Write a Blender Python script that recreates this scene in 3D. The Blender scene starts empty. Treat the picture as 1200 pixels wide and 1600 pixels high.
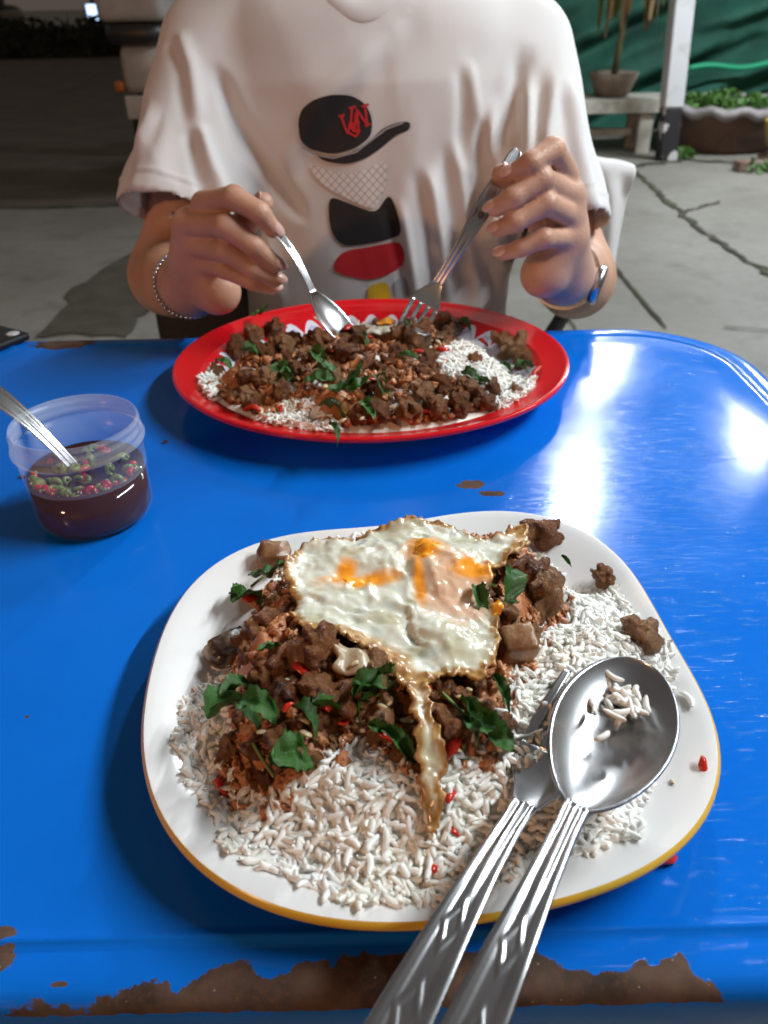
import bpy, bmesh, math, random
import numpy as np
from mathutils import Vector, Matrix, Euler
from mathutils.bvhtree import BVHTree
from mathutils.geometry import delaunay_2d_cdt

random.seed(7); RNG = np.random.default_rng(7)
S = bpy.context.scene
COL = S.collection
R = math.radians

# ------------------------------------------------------------------ camera
CAM = np.array([0.0, 0.0, 1.02]); PITCH = R(34); ROLL = R(1.2); FPX = 1200.0
_f = np.array([0, math.cos(PITCH), -math.sin(PITCH)]); _d0 = np.array([0, -math.sin(PITCH), -math.cos(PITCH)]); _r0 = np.array([1.0, 0, 0])
_r = _r0 * math.cos(ROLL) + _d0 * math.sin(ROLL); _d = _d0 * math.cos(ROLL) - _r0 * math.sin(ROLL)
cd = bpy.data.cameras.new('camera'); cam = bpy.data.objects.new('camera', cd); COL.objects.link(cam)
cd.sensor_fit = 'VERTICAL'; cd.sensor_height = 36; cd.lens = 27; cd.clip_start = 0.01; cd.clip_end = 500
m = Matrix.Identity(4)
for i in range(3):
    m[i][0] = _r[i]; m[i][1] = -_d[i]; m[i][2] = -_f[i]; m[i][3] = CAM[i]
cam.matrix_world = m
cd.dof.use_dof = True; cd.dof.focus_distance = 0.37; cd.dof.aperture_fstop = 13
S.camera = cam

# ------------------------------------------------------------------ night sky
W = bpy.data.worlds.new('World'); S.world = W; W.use_nodes = True
bg = W.node_tree.nodes['Background']
sky = W.node_tree.nodes.new('ShaderNodeTexSky'); sky.sky_type = 'NISHITA'; sky.sun_disc = False
sky.sun_elevation = R(3); sky.sun_rotation = R(200); sky.air_density = 1.5; sky.dust_density = 4
mixw = W.node_tree.nodes.new('ShaderNodeMix'); mixw.data_type = 'RGBA'; mixw.inputs[0].default_value = 0.6
W.node_tree.links.new(sky.outputs[0], mixw.inputs[6]); mixw.inputs[7].default_value = (1.3, 1.05, 0.9, 1)
W.node_tree.links.new(mixw.outputs[2], bg.inputs[0]); bg.inputs[1].default_value = 0.09
S.view_settings.view_transform = 'Standard'; S.view_settings.look = 'None'; S.view_settings.exposure = 0.2; S.view_settings.gamma = 1
S.cycles.use_denoising = True
S.cycles.max_bounces = 10; S.cycles.diffuse_bounces = 7; S.cycles.transparent_max_bounces = 16; S.cycles.caustics_reflective = False; S.cycles.caustics_refractive = False
S.cycles.sample_clamp_indirect = 4

# ------------------------------------------------------------------ helpers
def onz(u, v, z):
    d = _f + _r * (u - 600) / FPX + _d * (v - 800) / FPX
    return CAM + d * (z - CAM[2]) / d[2]
def ony(u, v, y):
    d = _f + _r * (u - 600) / FPX + _d * (v - 800) / FPX
    return CAM + d * y / d[1]

def _hash(ix, iy, iz, s):
    n = (ix.astype(np.int64) * 374761393 + iy.astype(np.int64) * 668265263 + iz.astype(np.int64) * 2147483647 + s * 974634777) & 0xFFFFFFFF
    n = ((n ^ (n >> 13)) * 1274126177) & 0xFFFFFFFF
    n = ((n ^ (n >> 16)) * 2246822519) & 0xFFFFFFFF
    return ((n ^ (n >> 15)) & 0xFFFFFF) / float(0xFFFFFF)
def vnoise(p, s=0):
    p = np.asarray(p, float); i = np.floor(p); f = p - i; f = f * f * f * (f * (f * 6 - 15) + 10); i = i.astype(np.int64)
    out = 0
    for a in (0, 1):
        for b in (0, 1):
            for c in (0, 1):
                w = (f[:, 0] if a else 1 - f[:, 0]) * (f[:, 1] if b else 1 - f[:, 1]) * (f[:, 2] if c else 1 - f[:, 2])
                out = out + w * _hash(i[:, 0] + a, i[:, 1] + b, i[:, 2] + c, s)
    return out * 2 - 1
def fbm(p, s=0, o=3):
    r = 0; a = 1; t = 0
    for k in range(o):
        r = r + a * vnoise(np.asarray(p) * 2 ** k + 17.3 * k, s + k); t += a; a *= .5
    return r / t
def sstep(x, a=0, b=1):
    t = np.clip((x - a) / (b - a), 0, 1); return t * t * (3 - 2 * t)
def poly_sd(P, poly):
    """signed distance (positive inside) of points P (n,2) to a closed polygon"""
    P = np.asarray(P, float); poly = np.asarray(poly, float)
    d = np.full(len(P), 1e9); ins = np.zeros(len(P), bool)
    for a, b in zip(poly, np.roll(poly, -1, 0)):
        ab = b - a; t = np.clip(((P - a) @ ab) / (ab @ ab + 1e-12), 0, 1)
        q = P - a - t[:, None] * ab; d = np.minimum(d, np.hypot(q[:, 0], q[:, 1]))
        c = (a[1] > P[:, 1]) != (b[1] > P[:, 1])
        with np.errstate(divide='ignore', invalid='ignore'):
            xi = a[0] + (P[:, 1] - a[1]) * (b[0] - a[0]) / (b[1] - a[1] + 1e-15)
        ins ^= c & (P[:, 0] < xi)
    return np.where(ins, d, -d)

def meshdata(name, v, f, smooth=True):
    me = bpy.data.meshes.new(name)
    me.from_pydata([tuple(map(float, x)) for x in v], [], [tuple(map(int, x)) for x in f]); me.update()
    if smooth: me.polygons.foreach_set('use_smooth', [True] * len(me.polygons))
    return me
def meshquads(name, v, f, smooth=True):
    """fast path: v (n,3), f (m,k) numpy"""
    me = bpy.data.meshes.new(name); v = np.ascontiguousarray(v, np.float32); f = np.ascontiguousarray(f, np.int32); k = f.shape[1]
    me.vertices.add(len(v)); me.vertices.foreach_set('co', v.ravel())
    me.loops.add(f.size); me.loops.foreach_set('vertex_index', f.ravel())
    me.polygons.add(len(f)); me.polygons.foreach_set('loop_start', np.arange(0, f.size, k, dtype=np.int32))
    me.update(calc_edges=True); me.validate()
    if smooth: me.polygons.foreach_set('use_smooth', [True] * len(me.polygons))
    return me
def obj(name, me, mt=None, parent=None):
    o = bpy.data.objects.new(name, me); COL.objects.link(o)
    if mt is not None and me is not None and not me.materials: me.materials.append(mt)
    if parent is not None: o.parent = parent
    return o
def empty(name, loc=(0, 0, 0), rot=None):
    o = bpy.data.objects.new(name, None); COL.objects.link(o); o.location = loc; o.empty_display_size = .05
    if rot: o.rotation_euler = rot
    return o
def tag(o, label, cat, group=None):
    o['label'] = label; o['category'] = cat
    if group: o['group'] = group
    return o
def structure(o): o['kind'] = 'structure'; return o
def set_attr(me, name, vals, dom='POINT'):
    vals = np.asarray(vals, np.float32)
    if vals.ndim == 1: a = me.attributes.new(name, 'FLOAT', dom); a.data.foreach_set('value', vals)
    else:
        a = me.attributes.new(name, 'FLOAT_COLOR', dom); c = np.ones((len(vals), 4), np.float32); c[:, :3] = vals; a.data.foreach_set('color', c.ravel())
def box(v, f, c, s, bev=0):
    b = len(v); cx, cy, cz = c; sx, sy, sz = [q / 2 for q in s]
    for z in (-1, 1):
        for y in (-1, 1):
            for x in (-1, 1): v.append((cx + x * sx, cy + y * sy, cz + z * sz))
    for q in ((0, 2, 3, 1), (4, 5, 7, 6), (0, 1, 5, 4), (2, 6, 7, 3), (0, 4, 6, 2), (1, 3, 7, 5)): f.append(tuple(b + i for i in q))
def boxobj(name, c, s, mt, parent=None, bev=0.004):
    v, f = [], []; box(v, f, (0, 0, 0), s); o = obj(name, meshdata(name, v, f, False), mt, parent); o.location = c
    if bev:
        mo = o.modifiers.new('b', 'BEVEL'); mo.width = bev; mo.segments = 2
    return o
def tube(pts, rad, n=12, cap=True, closed=False):
    """swept round tube; rad a number or list"""
    pts = np.asarray(pts, float); N = len(pts); rad = np.broadcast_to(np.asarray(rad, float), (N,))
    v = []; up = np.array([0.0, 0, 1])
    T = np.gradient(pts, axis=0) if not closed else np.roll(pts, -1, 0) - np.roll(pts, 1, 0)
    T /= np.linalg.norm(T, axis=1)[:, None] + 1e-12
    a = np.cross(T[0], up); a = a if np.linalg.norm(a) > .1 else np.cross(T[0], [1, 0, 0]); a /= np.linalg.norm(a)
    for i in range(N):
        a = a - T[i] * (a @ T[i]); a /= np.linalg.norm(a); b = np.cross(T[i], a)
        for k in range(n):
            t = 2 * math.pi * k / n; v.append(pts[i] + rad[i] * (a * math.cos(t) + b * math.sin(t)))
    f = []
    for i in range(N if closed else N - 1):
        j = (i + 1) % N
        for k in range(n): f.append((i * n + k, i * n + (k + 1) % n, j * n + (k + 1) % n, j * n + k))
    if cap and not closed: f.append(tuple(range(n - 1, -1, -1))); f.append(tuple((N - 1) * n + k for k in range(n)))
    return v, f
def tubeobj(name, pts, rad, mt, parent=None, n=12, closed=False):
    v, f = tube(pts, rad, n, True, closed); return obj(name, meshdata(name, v, f), mt, parent)
def lathe(prof, n=48, cx=0, cy=0, closed_bottom=True):
    v = []; f = []
    for r, z in prof:
        for k in range(n): t = 2 * math.pi * k / n; v.append((cx + r * math.cos(t), cy + r * math.sin(t), z))
    for i in range(len(prof) - 1):
        for k in range(n): f.append((i * n + k, i * n + (k + 1) % n, (i + 1) * n + (k + 1) % n, (i + 1) * n + k))
    return v, f
def grid_faces(nr, nc, wrap=False):
    i, j = np.meshgrid(np.arange(nr - 1), np.arange(nc if wrap else nc - 1), indexing='ij'); j2 = (j + 1) % nc
    return np.stack([i * nc + j, i * nc + j2, (i + 1) * nc + j2, (i + 1) * nc + j], -1).reshape(-1, 4)

# ---- signed distance surfaces (sparse surface nets)
def rcone(p, a, b, ra, rb):
    a = np.asarray(a, float); ab = np.asarray(b, float) - a; q = p - a
    t = np.clip(q @ ab / (ab @ ab + 1e-12), 0, 1); return np.linalg.norm(q - t[:, None] * ab, axis=1) - (ra + (rb - ra) * t)
def ellip(p, c, r):
    q = (p - np.asarray(c)) / np.asarray(r); k = np.linalg.norm(q, axis=1); return (k - 1) * min(r) if True else k
def smin(a, b, k):
    h = np.clip(.5 + .5 * (b - a) / k, 0, 1); return b + (a - b) * h - k * h * (1 - h)
def snets(fn, lo, hi, h, B=20, lip=1.6):
    lo = np.asarray(lo, float); n = np.ceil((np.asarray(hi) - lo) / h / B).astype(int)
    G = (n * B + 3).astype(np.int64); ids = []; pos = []; quads = []
    bi = np.stack(np.meshgrid(*[np.arange(k) for k in n], indexing='ij'), -1).reshape(-1, 3)
    fc = fn(lo + (bi + .5) * B * h); bi = bi[np.abs(fc) < .87 * B * h * lip + h]
    g = np.stack(np.meshgrid(*[np.arange(B + 1)] * 3, indexing='ij'), -1).reshape(-1, 3)
    gid = lambda c: (c[:, 0] + 1) * (G[1] * G[2]) + (c[:, 1] + 1) * G[2] + c[:, 2] + 1
    E = [(0, 1), (2, 3), (4, 5), (6, 7), (0, 2), (1, 3), (4, 6), (5, 7), (0, 4), (1, 5), (2, 6), (3, 7)]
    co = np.array([(i >> 2 & 1, i >> 1 & 1, i & 1) for i in range(8)])
    for b in bi:
        i0 = b * B; val = fn(lo + (g + i0) * h).reshape((B + 1,) * 3); sg = val < 0
        if sg.all() or not sg.any(): continue
        cs = np.stack([val[c[0]:B + c[0], c[1]:B + c[1], c[2]:B + c[2]] for c in co], -1)
        s8 = cs < 0; act = s8.any(-1) & ~s8.all(-1); c = np.argwhere(act)
        if len(c):
            vv = cs[act]; acc = np.zeros((len(c), 3)); cnt = np.zeros(len(c))
            for p, q in E:
                x = (vv[:, p] < 0) != (vv[:, q] < 0); t = np.where(x, vv[:, p] / (vv[:, p] - vv[:, q] + 1e-20), 0)
                acc += np.where(x[:, None], co[p] + t[:, None] * (co[q] - co[p]), 0); cnt += x
            pos.append(lo + (c + i0 + acc / cnt[:, None]) * h); ids.append(gid(c + i0))
        for ax in range(3):
            sl = [slice(0, B)] * 3; sl2 = list(sl); sl2[ax] = slice(1, B + 1)
            a0 = sg[tuple(sl)]; a1 = sg[tuple(sl2)]; e = np.argwhere(a0 != a1)
            if not len(e): continue
            flip = a0[tuple(e.T)]; e = e + i0; u, w = [(1, 2), (2, 0), (0, 1)][ax]
            du = np.zeros(3, int); du[u] = 1; dw = np.zeros(3, int); dw[w] = 1
            q = np.stack([gid(e - du - dw), gid(e - dw), gid(e), gid(e - du)], -1); q[~flip] = q[~flip][:, ::-1]; quads.append(q)
    ids = np.concatenate(ids); pos = np.concatenate(pos); quads = np.concatenate(quads)
    uid, first = np.unique(ids, return_index=True); V = pos[first]
    ix = np.searchsorted(uid, quads); ix = np.clip(ix, 0, len(uid) - 1); ok = (uid[ix] == quads).all(1)
    F = ix[ok]; vol = np.einsum('ij,ij->i', V[F[:, 0]] - V.mean(0), np.cross(V[F[:, 1]] - V.mean(0), V[F[:, 2]] - V.mean(0))).sum()
    return V, (F if vol > 0 else F[:, ::-1])
def smoothmesh(V, F, it=2, lam=.5):
    e = np.concatenate([F[:, [0, 1]], F[:, [1, 2]], F[:, [2, 3]], F[:, [3, 0]]]); e = np.concatenate([e, e[:, ::-1]])
    for _ in range(it):
        s = np.zeros_like(V); c = np.zeros(len(V)); np.add.at(s, e[:, 0], V[e[:, 1]]); np.add.at(c, e[:, 0], 1)
        V = V + lam * (s / np.maximum(c, 1)[:, None] - V)
    return V
def vnormals(V, F):
    n = np.cross(V[F[:, 2]] - V[F[:, 0]], V[F[:, 3]] - V[F[:, 1]]); N = np.zeros_like(V)
    for k in range(4): np.add.at(N, F[:, k], n)
    return N / (np.linalg.norm(N, axis=1)[:, None] + 1e-12)

# ---- materials
class NT:
    def __init__(s, name):
        s.m = bpy.data.materials.new(name); s.m.use_nodes = True; s.t = s.m.node_tree; s.p = s.t.nodes['Principled BSDF']
    def n(s, kind, **kw):
        nd = s.t.nodes.new(kind)
        for k, v in kw.items(): setattr(nd, k, v)
        return nd
    def l(s, a, b): s.t.links.new(a, b)
    def val(s, x, sock):
        if hasattr(x, 'links') or isinstance(x, bpy.types.NodeSocket): s.l(x, sock)
        else: sock.default_value = x
    def math(s, op, a, b=0.0, clamp=False):
        nd = s.n('ShaderNodeMath', operation=op, use_clamp=clamp); s.val(a, nd.inputs[0]); s.val(b, nd.inputs[1]); return nd.outputs[0]
    def mix(s, f, a, b):
        nd = s.n('ShaderNodeMix', data_type='RGBA'); s.val(f, nd.inputs[0])
        for x, i in ((a, 6), (b, 7)):
            if isinstance(x, tuple): nd.inputs[i].default_value = (*x[:3], 1)
            else: s.l(x, nd.inputs[i])
        return nd.outputs[2]
    def coord(s, k='Object'):
        return s.n('ShaderNodeTexCoord').outputs[k]
    def noise(s, scale, detail=4, rough=.55, co=None, dist=0.0, out=0):
        nd = s.n('ShaderNodeTexNoise'); nd.inputs['Scale'].default_value = scale; nd.inputs['Detail'].default_value = detail; nd.inputs['Roughness'].default_value = rough; nd.inputs['Distortion'].default_value = dist
        s.l(co if co is not None else s.coord(), nd.inputs['Vector']); return nd.outputs[out]
    def ramp(s, f, a, b):
        nd = s.n('ShaderNodeMapRange'); s.val(f, nd.inputs[0]); nd.inputs[1].default_value = a; nd.inputs[2].default_value = b; return nd.outputs[0]
    def bump(s, h, strength=.3, dist=.001):
        nd = s.n('ShaderNodeBump'); nd.inputs['Strength'].default_value = strength; nd.inputs['Distance'].default_value = dist; s.l(h, nd.inputs['Height']); s.l(nd.outputs[0], s.p.inputs['Normal']); return nd
    def color(s, c): s.val(c if not isinstance(c, tuple) else (*c[:3], 1), s.p.inputs['Base Color'])
    def set(s, **kw):
        for k, v in kw.items(): s.val(v, s.p.inputs[k.replace('_', ' ')])
def pm(name, c1, c2=None, scale=40, rough=.5, metal=0, bump=0, bscale=None, bdist=.001, sss=0, sssr=.003, coat=0, spec=.5):
    n = NT(name)
    if c2 is not None: n.color(n.mix(n.ramp(n.noise(scale), .35, .65), c1, c2))
    else: n.color(c1)
    n.set(Roughness=rough, Metallic=metal)
    n.p.inputs['Specular IOR Level'].default_value = spec
    if bump: n.bump(n.noise(bscale or scale * 2, 5), bump, bdist)
    if sss:
        n.p.inputs['Subsurface Weight'].default_value = sss; n.p.inputs['Subsurface Radius'].default_value = (1, .6, .4); n.p.inputs['Subsurface Scale'].default_value = sssr
    if coat: n.p.inputs['Coat Weight'].default_value = coat; n.p.inputs['Coat Roughness'].default_value = .15
    return n.m
def emis(name, c, st):
    n = NT(name); n.color((.8, .8, .8)); n.p.inputs['Emission Color'].default_value = (*c, 1); n.p.inputs['Emission Strength'].default_value = st; return n.m
M = {}
M['white_metal'] = pm('white enamel', (.7, .7, .7), rough=.4)
M['dark_metal'] = pm('dark metal', (.03, .03, .032), rough=.45)
M['steel'] = pm('stainless steel', (.62, .63, .65), (.5, .51, .53), scale=60, rough=.25, metal=1, bump=.05, bscale=900, bdist=.0002)
M['black_rubber'] = pm('black rubber', (.012, .012, .012), rough=.7)

# ------------------------------------------------------------------ lamps of the stall (out of frame, some seen as reflections in the table paint, one added for the yard)
def tube_lamp(c, direction, length, power, color, aim, label):
    root = empty('tube_lamp', c); tag(root, label, 'lamp', None)
    dr = Vector(direction).normalized(); z = (Vector(aim) - Vector(c)).normalized(); x = (dr - z * dr.dot(z)).normalized(); y = z.cross(x)
    rot = Matrix((x, -y, -z)).transposed()
    h = boxobj('housing', (0, 0, .045), (length + .08, .1, .05), M['white_metal'], root)
    t = tubeobj('tube', [(-length / 2, 0, 0), (length / 2, 0, 0)], .013, emis('tube glow', color, 12), root)
    for sx in (-1, 1): boxobj('end_cap', (sx * (length / 2 + .02), 0, .008), (.03, .04, .05), M['white_metal'], root)
    ld = bpy.data.lights.new('lamp_light', 'AREA'); ld.shape = 'RECTANGLE'; ld.size = length; ld.size_y = .03; ld.energy = power; ld.color = color
    lo = bpy.data.objects.new('lamp_light', ld); COL.objects.link(lo); lo.parent = root; lo.location = (0, 0, -.018)
    root.rotation_euler = rot.to_euler()
    hang = tubeobj('hanging_wire', [(c[0], c[1], c[2] + .03), (c[0], c[1], 2.62)], .004, M['dark_metal']); 
    hang.parent = root; hang.matrix_parent_inverse = (Matrix.Translation(c) @ rot.to_4x4()).inverted()
    return root
COOL = (.90, .97, 1.0)
tube_lamp((1.25, 3.95, 2.2), (.53, .85, 0), .6, 15, COOL, (1.15, 3.6, 0), 'long white tube lamp hung over the yard')
tube_lamp((.78, 2.62, 2.2), (.3, .95, 0), .25, 19, COOL, (0.0, .3, .75), 'short white tube lamp hung behind the diner')
tube_lamp((1.72, 3.15, 2.2), (.1, 1, 0), .3, 11, COOL, (1.5, 2.6, 0), 'white tube lamp hung beside the crossbeam end')
tube_lamp((1.25, .58, 2.05), (.2, 1, 0), 1.2, 36, COOL, (0.05, .5, .8), 'white tube lamp hung right of the blue table')
tube_lamp((3.05, 4.75, 2.4), (1, .1, 0), 1.2, 95, COOL, (2.6, 4.9, 0), 'added unseen white tube lamp brightening the potted plants and yard')  # extra lamp put in to brighten the net, plants and right-hand ground
aw = empty('awning_frame', (0, 0, 0)); tag(aw, 'dark steel awning frame carrying the tube lamps', 'frame')
for x, y in ((-3.4, -1.2), (4.4, -1.2), (-4.6, 4.6), (5.6, 4.6)): tubeobj('post', [(x, y, 0), (x, y, 2.6)], .035, M['dark_metal'], aw)
for a, b in (((-3.4, -1.2), (4.4, -1.2)), ((-4.6, 4.6), (5.6, 4.6)), ((-3.4, -1.2), (-4.6, 4.6)), ((4.4, -1.2), (5.6, 4.6)), ((1.25, -1.2), (1.25, 4.6)), ((.78, -1.2), (.78, 4.6)), ((3.05, -1.2), (3.05, 4.8)), ((1.72, -1.2), (1.72, 4.6)), ((1.25, -1.2), (1.25, 4.55))):
    tubeobj('beam', [(*a, 2.62), (*b, 2.62)], .02, M['dark_metal'], aw)
def street_lamp(x, y, h, power, color, aim):
    root = empty('street_lamp', (x, y, 0)); tag(root, 'grey pole lamp with warm orange light beside the next stall', 'street lamp')
    tubeobj('pole', [(0, 0, 0), (0, 0, h), (aim[0] * .4, aim[1] * .4, h + .1)], [.07, .05, .04], M['dark_metal'], root)
    b = boxobj('lamp_head', (aim[0] * .5, aim[1] * .5, h + .1), (.35, .35, .1), M['dark_metal'], root)
    ld = bpy.data.lights.new('lamp_light', 'SPOT'); ld.energy = power; ld.color = color; ld.shadow_soft_size = .14; ld.spot_size = R(150); ld.spot_blend = .5
    lo = bpy.data.objects.new('lamp_light', ld); COL.objects.link(lo); lo.parent = root; lo.location = (aim[0] * .5, aim[1] * .5, h + .02)
    v = Vector((0 - x, 1 - y, .8 - h)); lo.rotation_euler = v.to_track_quat('-Z', 'Y').to_euler()
street_lamp(-2.6, -2.3, 2.0, 175, (1.0, .50, .24), (.4, .4))

# ------------------------------------------------------------------ ground and yard
n = NT('yard concrete')
big = n.noise(.9, 6, .6, dist=.4); fine = n.noise(14, 6, .7); spots = n.noise(4.2, 5, .65)
c = n.mix(n.ramp(big, .35, .68), (.17, .16, .14), (.26, .25, .225)); c = n.mix(n.math('MULTIPLY', n.ramp(spots, .54, .7), .55), c, (.11, .105, .09))
c = n.mix(n.math('MULTIPLY', n.ramp(fine, .45, .8), .35), c, (.14, .13, .115)); n.color(c)
n.set(Roughness=n.math('ADD', n.math('MULTIPLY', fine, .3), .5)); n.bump(fine, .35, .004); M['concrete'] = n.m
gx = 120
gr = structure(obj('ground', meshdata('ground', [(-gx, -gx, 0), (gx, -gx, 0), (gx, gx, 0), (-gx, gx, 0)], [(0, 1, 2, 3)], False), M['concrete']))
M['asphalt'] = pm('road asphalt', (.085, .07, .053), (.12, .10, .078), scale=3, rough=.85, bump=.5, bscale=90, bdist=.006)
ra, rb_ = onz(-60, 326, 0), onz(230, 320, 0); dxy = (rb_ - ra) / np.linalg.norm(rb_ - ra); re_ = rb_ + dxy * 1.2; rl_ = ra - dxy * 60
structure(obj('road', meshdata('road', [(rl_[0], rl_[1], .004), (re_[0], re_[1], .004), (re_[0] + .4, 7.9, .004), (re_[0] + .4, 26, .004), (rl_[0], 26, .004)], [(0, 1, 2, 3, 4)], False), M['asphalt']))
M['crack'] = pm('crack dirt', (.035, .032, .026), (.07, .075, .04), scale=6, rough=.95)
def ground_strip(name, px, w, jit=.012):
    pts = [onz(u, v, 0) for u, v in px]; P = []
    for a, b in zip(pts[:-1], pts[1:]):
        k = max(2, int(np.linalg.norm(b - a) / .05))
        P += [a + (b - a) * t / k for t in range(k)]
    P.append(pts[-1]); P = np.array(P); P[:, 2] = .008
    T = np.gradient(P, axis=0); T /= np.linalg.norm(T, axis=1)[:, None]; Nn = np.stack([-T[:, 1], T[:, 0], 0 * T[:, 0]], 1)
    off = RNG.normal(0, jit, len(P))[:, None]; ww = w * RNG.uniform(.5, 1.3, len(P))[:, None]
    v = np.concatenate([P + Nn * (off + ww / 2), P + Nn * (off - ww / 2)]); k = len(P)
    f = [(i + k, i + 1 + k, i + 1, i) for i in range(k - 1)]
    obj(name, meshdata(name, v, f, False), M['crack'], gr)
ground_strip('crack', [(985, 262), (1010, 285), (1060, 328), (1098, 362), (1150, 398), (1200, 428), (1290, 490)], .035)
ground_strip('crack', [(1072, 332), (1095, 324), (1125, 316)], .02)
ground_strip('joint', [(915, 372), (948, 405), (990, 455), (1040, 515)], .016, .002)
ground_strip('joint', [(880, 480), (905, 530)], .014, .002)
ground_strip('crack', [(1130, 514), (1160, 516), (1230, 520)], .012, .004)
ground_strip('joint', [(-60, 326), (60, 326), (210, 321)], .03, .006)
ground_strip('crack', [(935, 258), (985, 262), (1060, 250), (1250, 262)], .05, .02)
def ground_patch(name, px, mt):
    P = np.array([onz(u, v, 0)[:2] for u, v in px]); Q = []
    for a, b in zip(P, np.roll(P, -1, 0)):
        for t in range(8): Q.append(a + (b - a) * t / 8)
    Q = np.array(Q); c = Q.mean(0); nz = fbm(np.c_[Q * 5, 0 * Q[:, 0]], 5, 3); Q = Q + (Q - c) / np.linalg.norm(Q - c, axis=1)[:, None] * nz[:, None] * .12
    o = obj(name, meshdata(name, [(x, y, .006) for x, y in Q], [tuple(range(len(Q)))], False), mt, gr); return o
M['shadow_tone'] = pm('shadow-toned concrete', (.06, .052, .042), (.09, .08, .065), scale=9, rough=.38, bump=.2, bdist=.003)
ground_patch('painted_shadow', [(238, 375), (160, 420), (130, 445), (70, 505), (45, 535), (200, 535), (215, 505), (240, 470), (255, 420)], M['shadow_tone'])  # cast shadow on the ground, painted as a flat darker patch

# green shade net hung along the yard
n = NT('green shade net'); w = n.noise(900, 2); pl = n.noise(2.2, 5, .6)
n.color(n.mix(n.ramp(pl, .3, .7), (.012, .06, .045), (.03, .17, .12))); n.set(Roughness=.8); n.bump(n.noise(160, 3), .4, .004); M['net'] = n.m
nu, nv = 160, 90; u = np.linspace(0, 1, nu); vv = np.linspace(0, 1, nv); U, Vv = np.meshgrid(u, vv, indexing='ij'); pp = np.c_[U.ravel(), Vv.ravel()]
X = 0.6 + pp[:, 0] * 7.4; Z = .02 + pp[:, 1] * 2.6
fold = .09 * np.sin(9 * (Z * 1.6 - X * .75) + 2.2 * fbm(np.c_[X * 1.1, Z * 1.3, 0 * X], 3)) + .05 * np.sin(23 * (Z - X * .42) + 3 * fbm(np.c_[X * 2, Z * 2, 0 * X], 9)) + .02 * fbm(np.c_[X * 9, Z * 9, 0 * X], 4)
net = obj('shade_net', meshquads('shade_net', np.c_[X, 7.35 + fold - .1 * X * 0, Z], grid_faces(nu, nv)), M['net']); tag(net, 'dark green shade net hanging in folds behind the white post', 'net')
sw = NT('bright green strip'); sw.color((.02, .42, .22)); sw.set(Roughness=.5)
p0 = ony(1075, 107, 7.1); p1 = ony(1240, 98, 7.1)
pts = [p0 + (p1 - p0) * t + np.array([0, 0, .015 * math.sin(t * 9)]) for t in np.linspace(0, 1, 24)]
tubeobj('seam', pts, .022, sw.m, net, 8)
for x in (.7, 4.6, 7.9): tubeobj('pole', [(x, 7.6, 0), (x, 7.6, 2.7)], .03, M['dark_metal'], net)

# white post with worn black foot
pb = onz(1040, 250, 0); pt = ony(1066, 0, pb[1] - .02)
dirp = (pt - pb) / np.linalg.norm(pt - pb)
post = empty('white_post', tuple(pb)); tag(post, 'square white painted post with a worn black foot', 'post')
n = NT('white post paint'); n.color(n.mix(n.ramp(n.noise(5, 5), .55, .75), (.62, .64, .68), (.4, .4, .4))); n.set(Roughness=.5); M['postw'] = n.m
n = NT('worn black paint'); n.color(n.mix(n.math('GREATER_THAN', n.noise(9, 4, .6), .55), (.02, .02, .024), (.6, .6, .6))); n.set(Roughness=.6); M['postb'] = n.m
L = 2.75
def prism(name, a, b, w, mt, parent):
    v, f = [], []
    for q in (a, b):
        for sx, sy in ((-1, -1), (1, -1), (1, 1), (-1, 1)): v.append((q[0] + sx * w / 2, q[1] + sy * w / 2, q[2]))
    f = [(0, 3, 2, 1), (4, 5, 6, 7)] + [(i, (i + 1) % 4, 4 + (i + 1) % 4, 4 + i) for i in range(4)]
    o = obj(name, meshdata(name, v, f, False), mt, parent); mo = o.modifiers.new('b', 'BEVEL'); mo.width = .008; return o
prism('foot', (0, 0, 0), dirp * .34, .125, M['postb'], post); prism('shaft', dirp * .341, dirp * L, .13, M['postw'], post)

# bench with the potted plant
M['bench'] = pm('weathered cream paint', (.52, .52, .46), (.3, .29, .25), scale=9, rough=.6, bump=.2)
bx = onz(998, 238, 0); bz = ony(1000, 152, bx[1])[2]
bench = empty('garden_bench', (bx[0], bx[1], 0)); tag(bench, 'weathered cream bench standing against the green net', 'bench')
boxobj('seat', (-.62, .1, bz - .045), (1.62, .42, .09), M['bench'], bench)
for x in (0, -1.3):
    for y in (-.04, .24): boxobj('leg', (x, y, (bz - .09) / 2), (.1, .07, bz - .09), M['bench'], bench)
boxobj('stretcher', (-.65, .1, .13), (1.2, .05, .05), M['bench'], bench)
M['pot'] = pm('grey clay pot', (.17, .13, .10), (.26, .21, .17), scale=12, rough=.85, bump=.3, bdist=.004)
M['soil'] = pm('soil', (.03, .022, .015), rough=.95, bump=.6, bscale=60, bdist=.01)
px_, pz_ = ony(955, 152, bx[1] + .1)[0], bz
pot = empty('potted_plant', (px_, bx[1] + .1, bz)); tag(pot, 'tall thin plant with drooping dry leaves in a clay bowl on the bench', 'plant')
v, f = lathe([(0, .001), (.10, .001), (.125, .02), (.155, .10), (.175, .15), (.165, .155), (.15, .12), (0, .12)], 32); obj('bowl', meshdata('bowl', v, f), M['pot'], pot)
v, f = lathe([(.152, .125), (.0, .135)], 32); obj('soil', meshdata('soil', v, f), M['soil'], pot)
M['stemc'] = pm('pale cane', (.2, .2, .1), (.12, .13, .07), scale=25, rough=.7)
M['leafg'] = pm('strap leaf green', (.09, .16, .03), (.2, .24, .06), scale=8, rough=.5); M['leafd'] = pm('dry leaf', (.32, .24, .12), (.2, .14, .07), scale=8, rough=.8)
tubeobj('stem', [(.0, 0, .13), (.02, 0, .5), (.03, 0, .95)], [.026, .02, .016], M['stemc'], pot)
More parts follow.
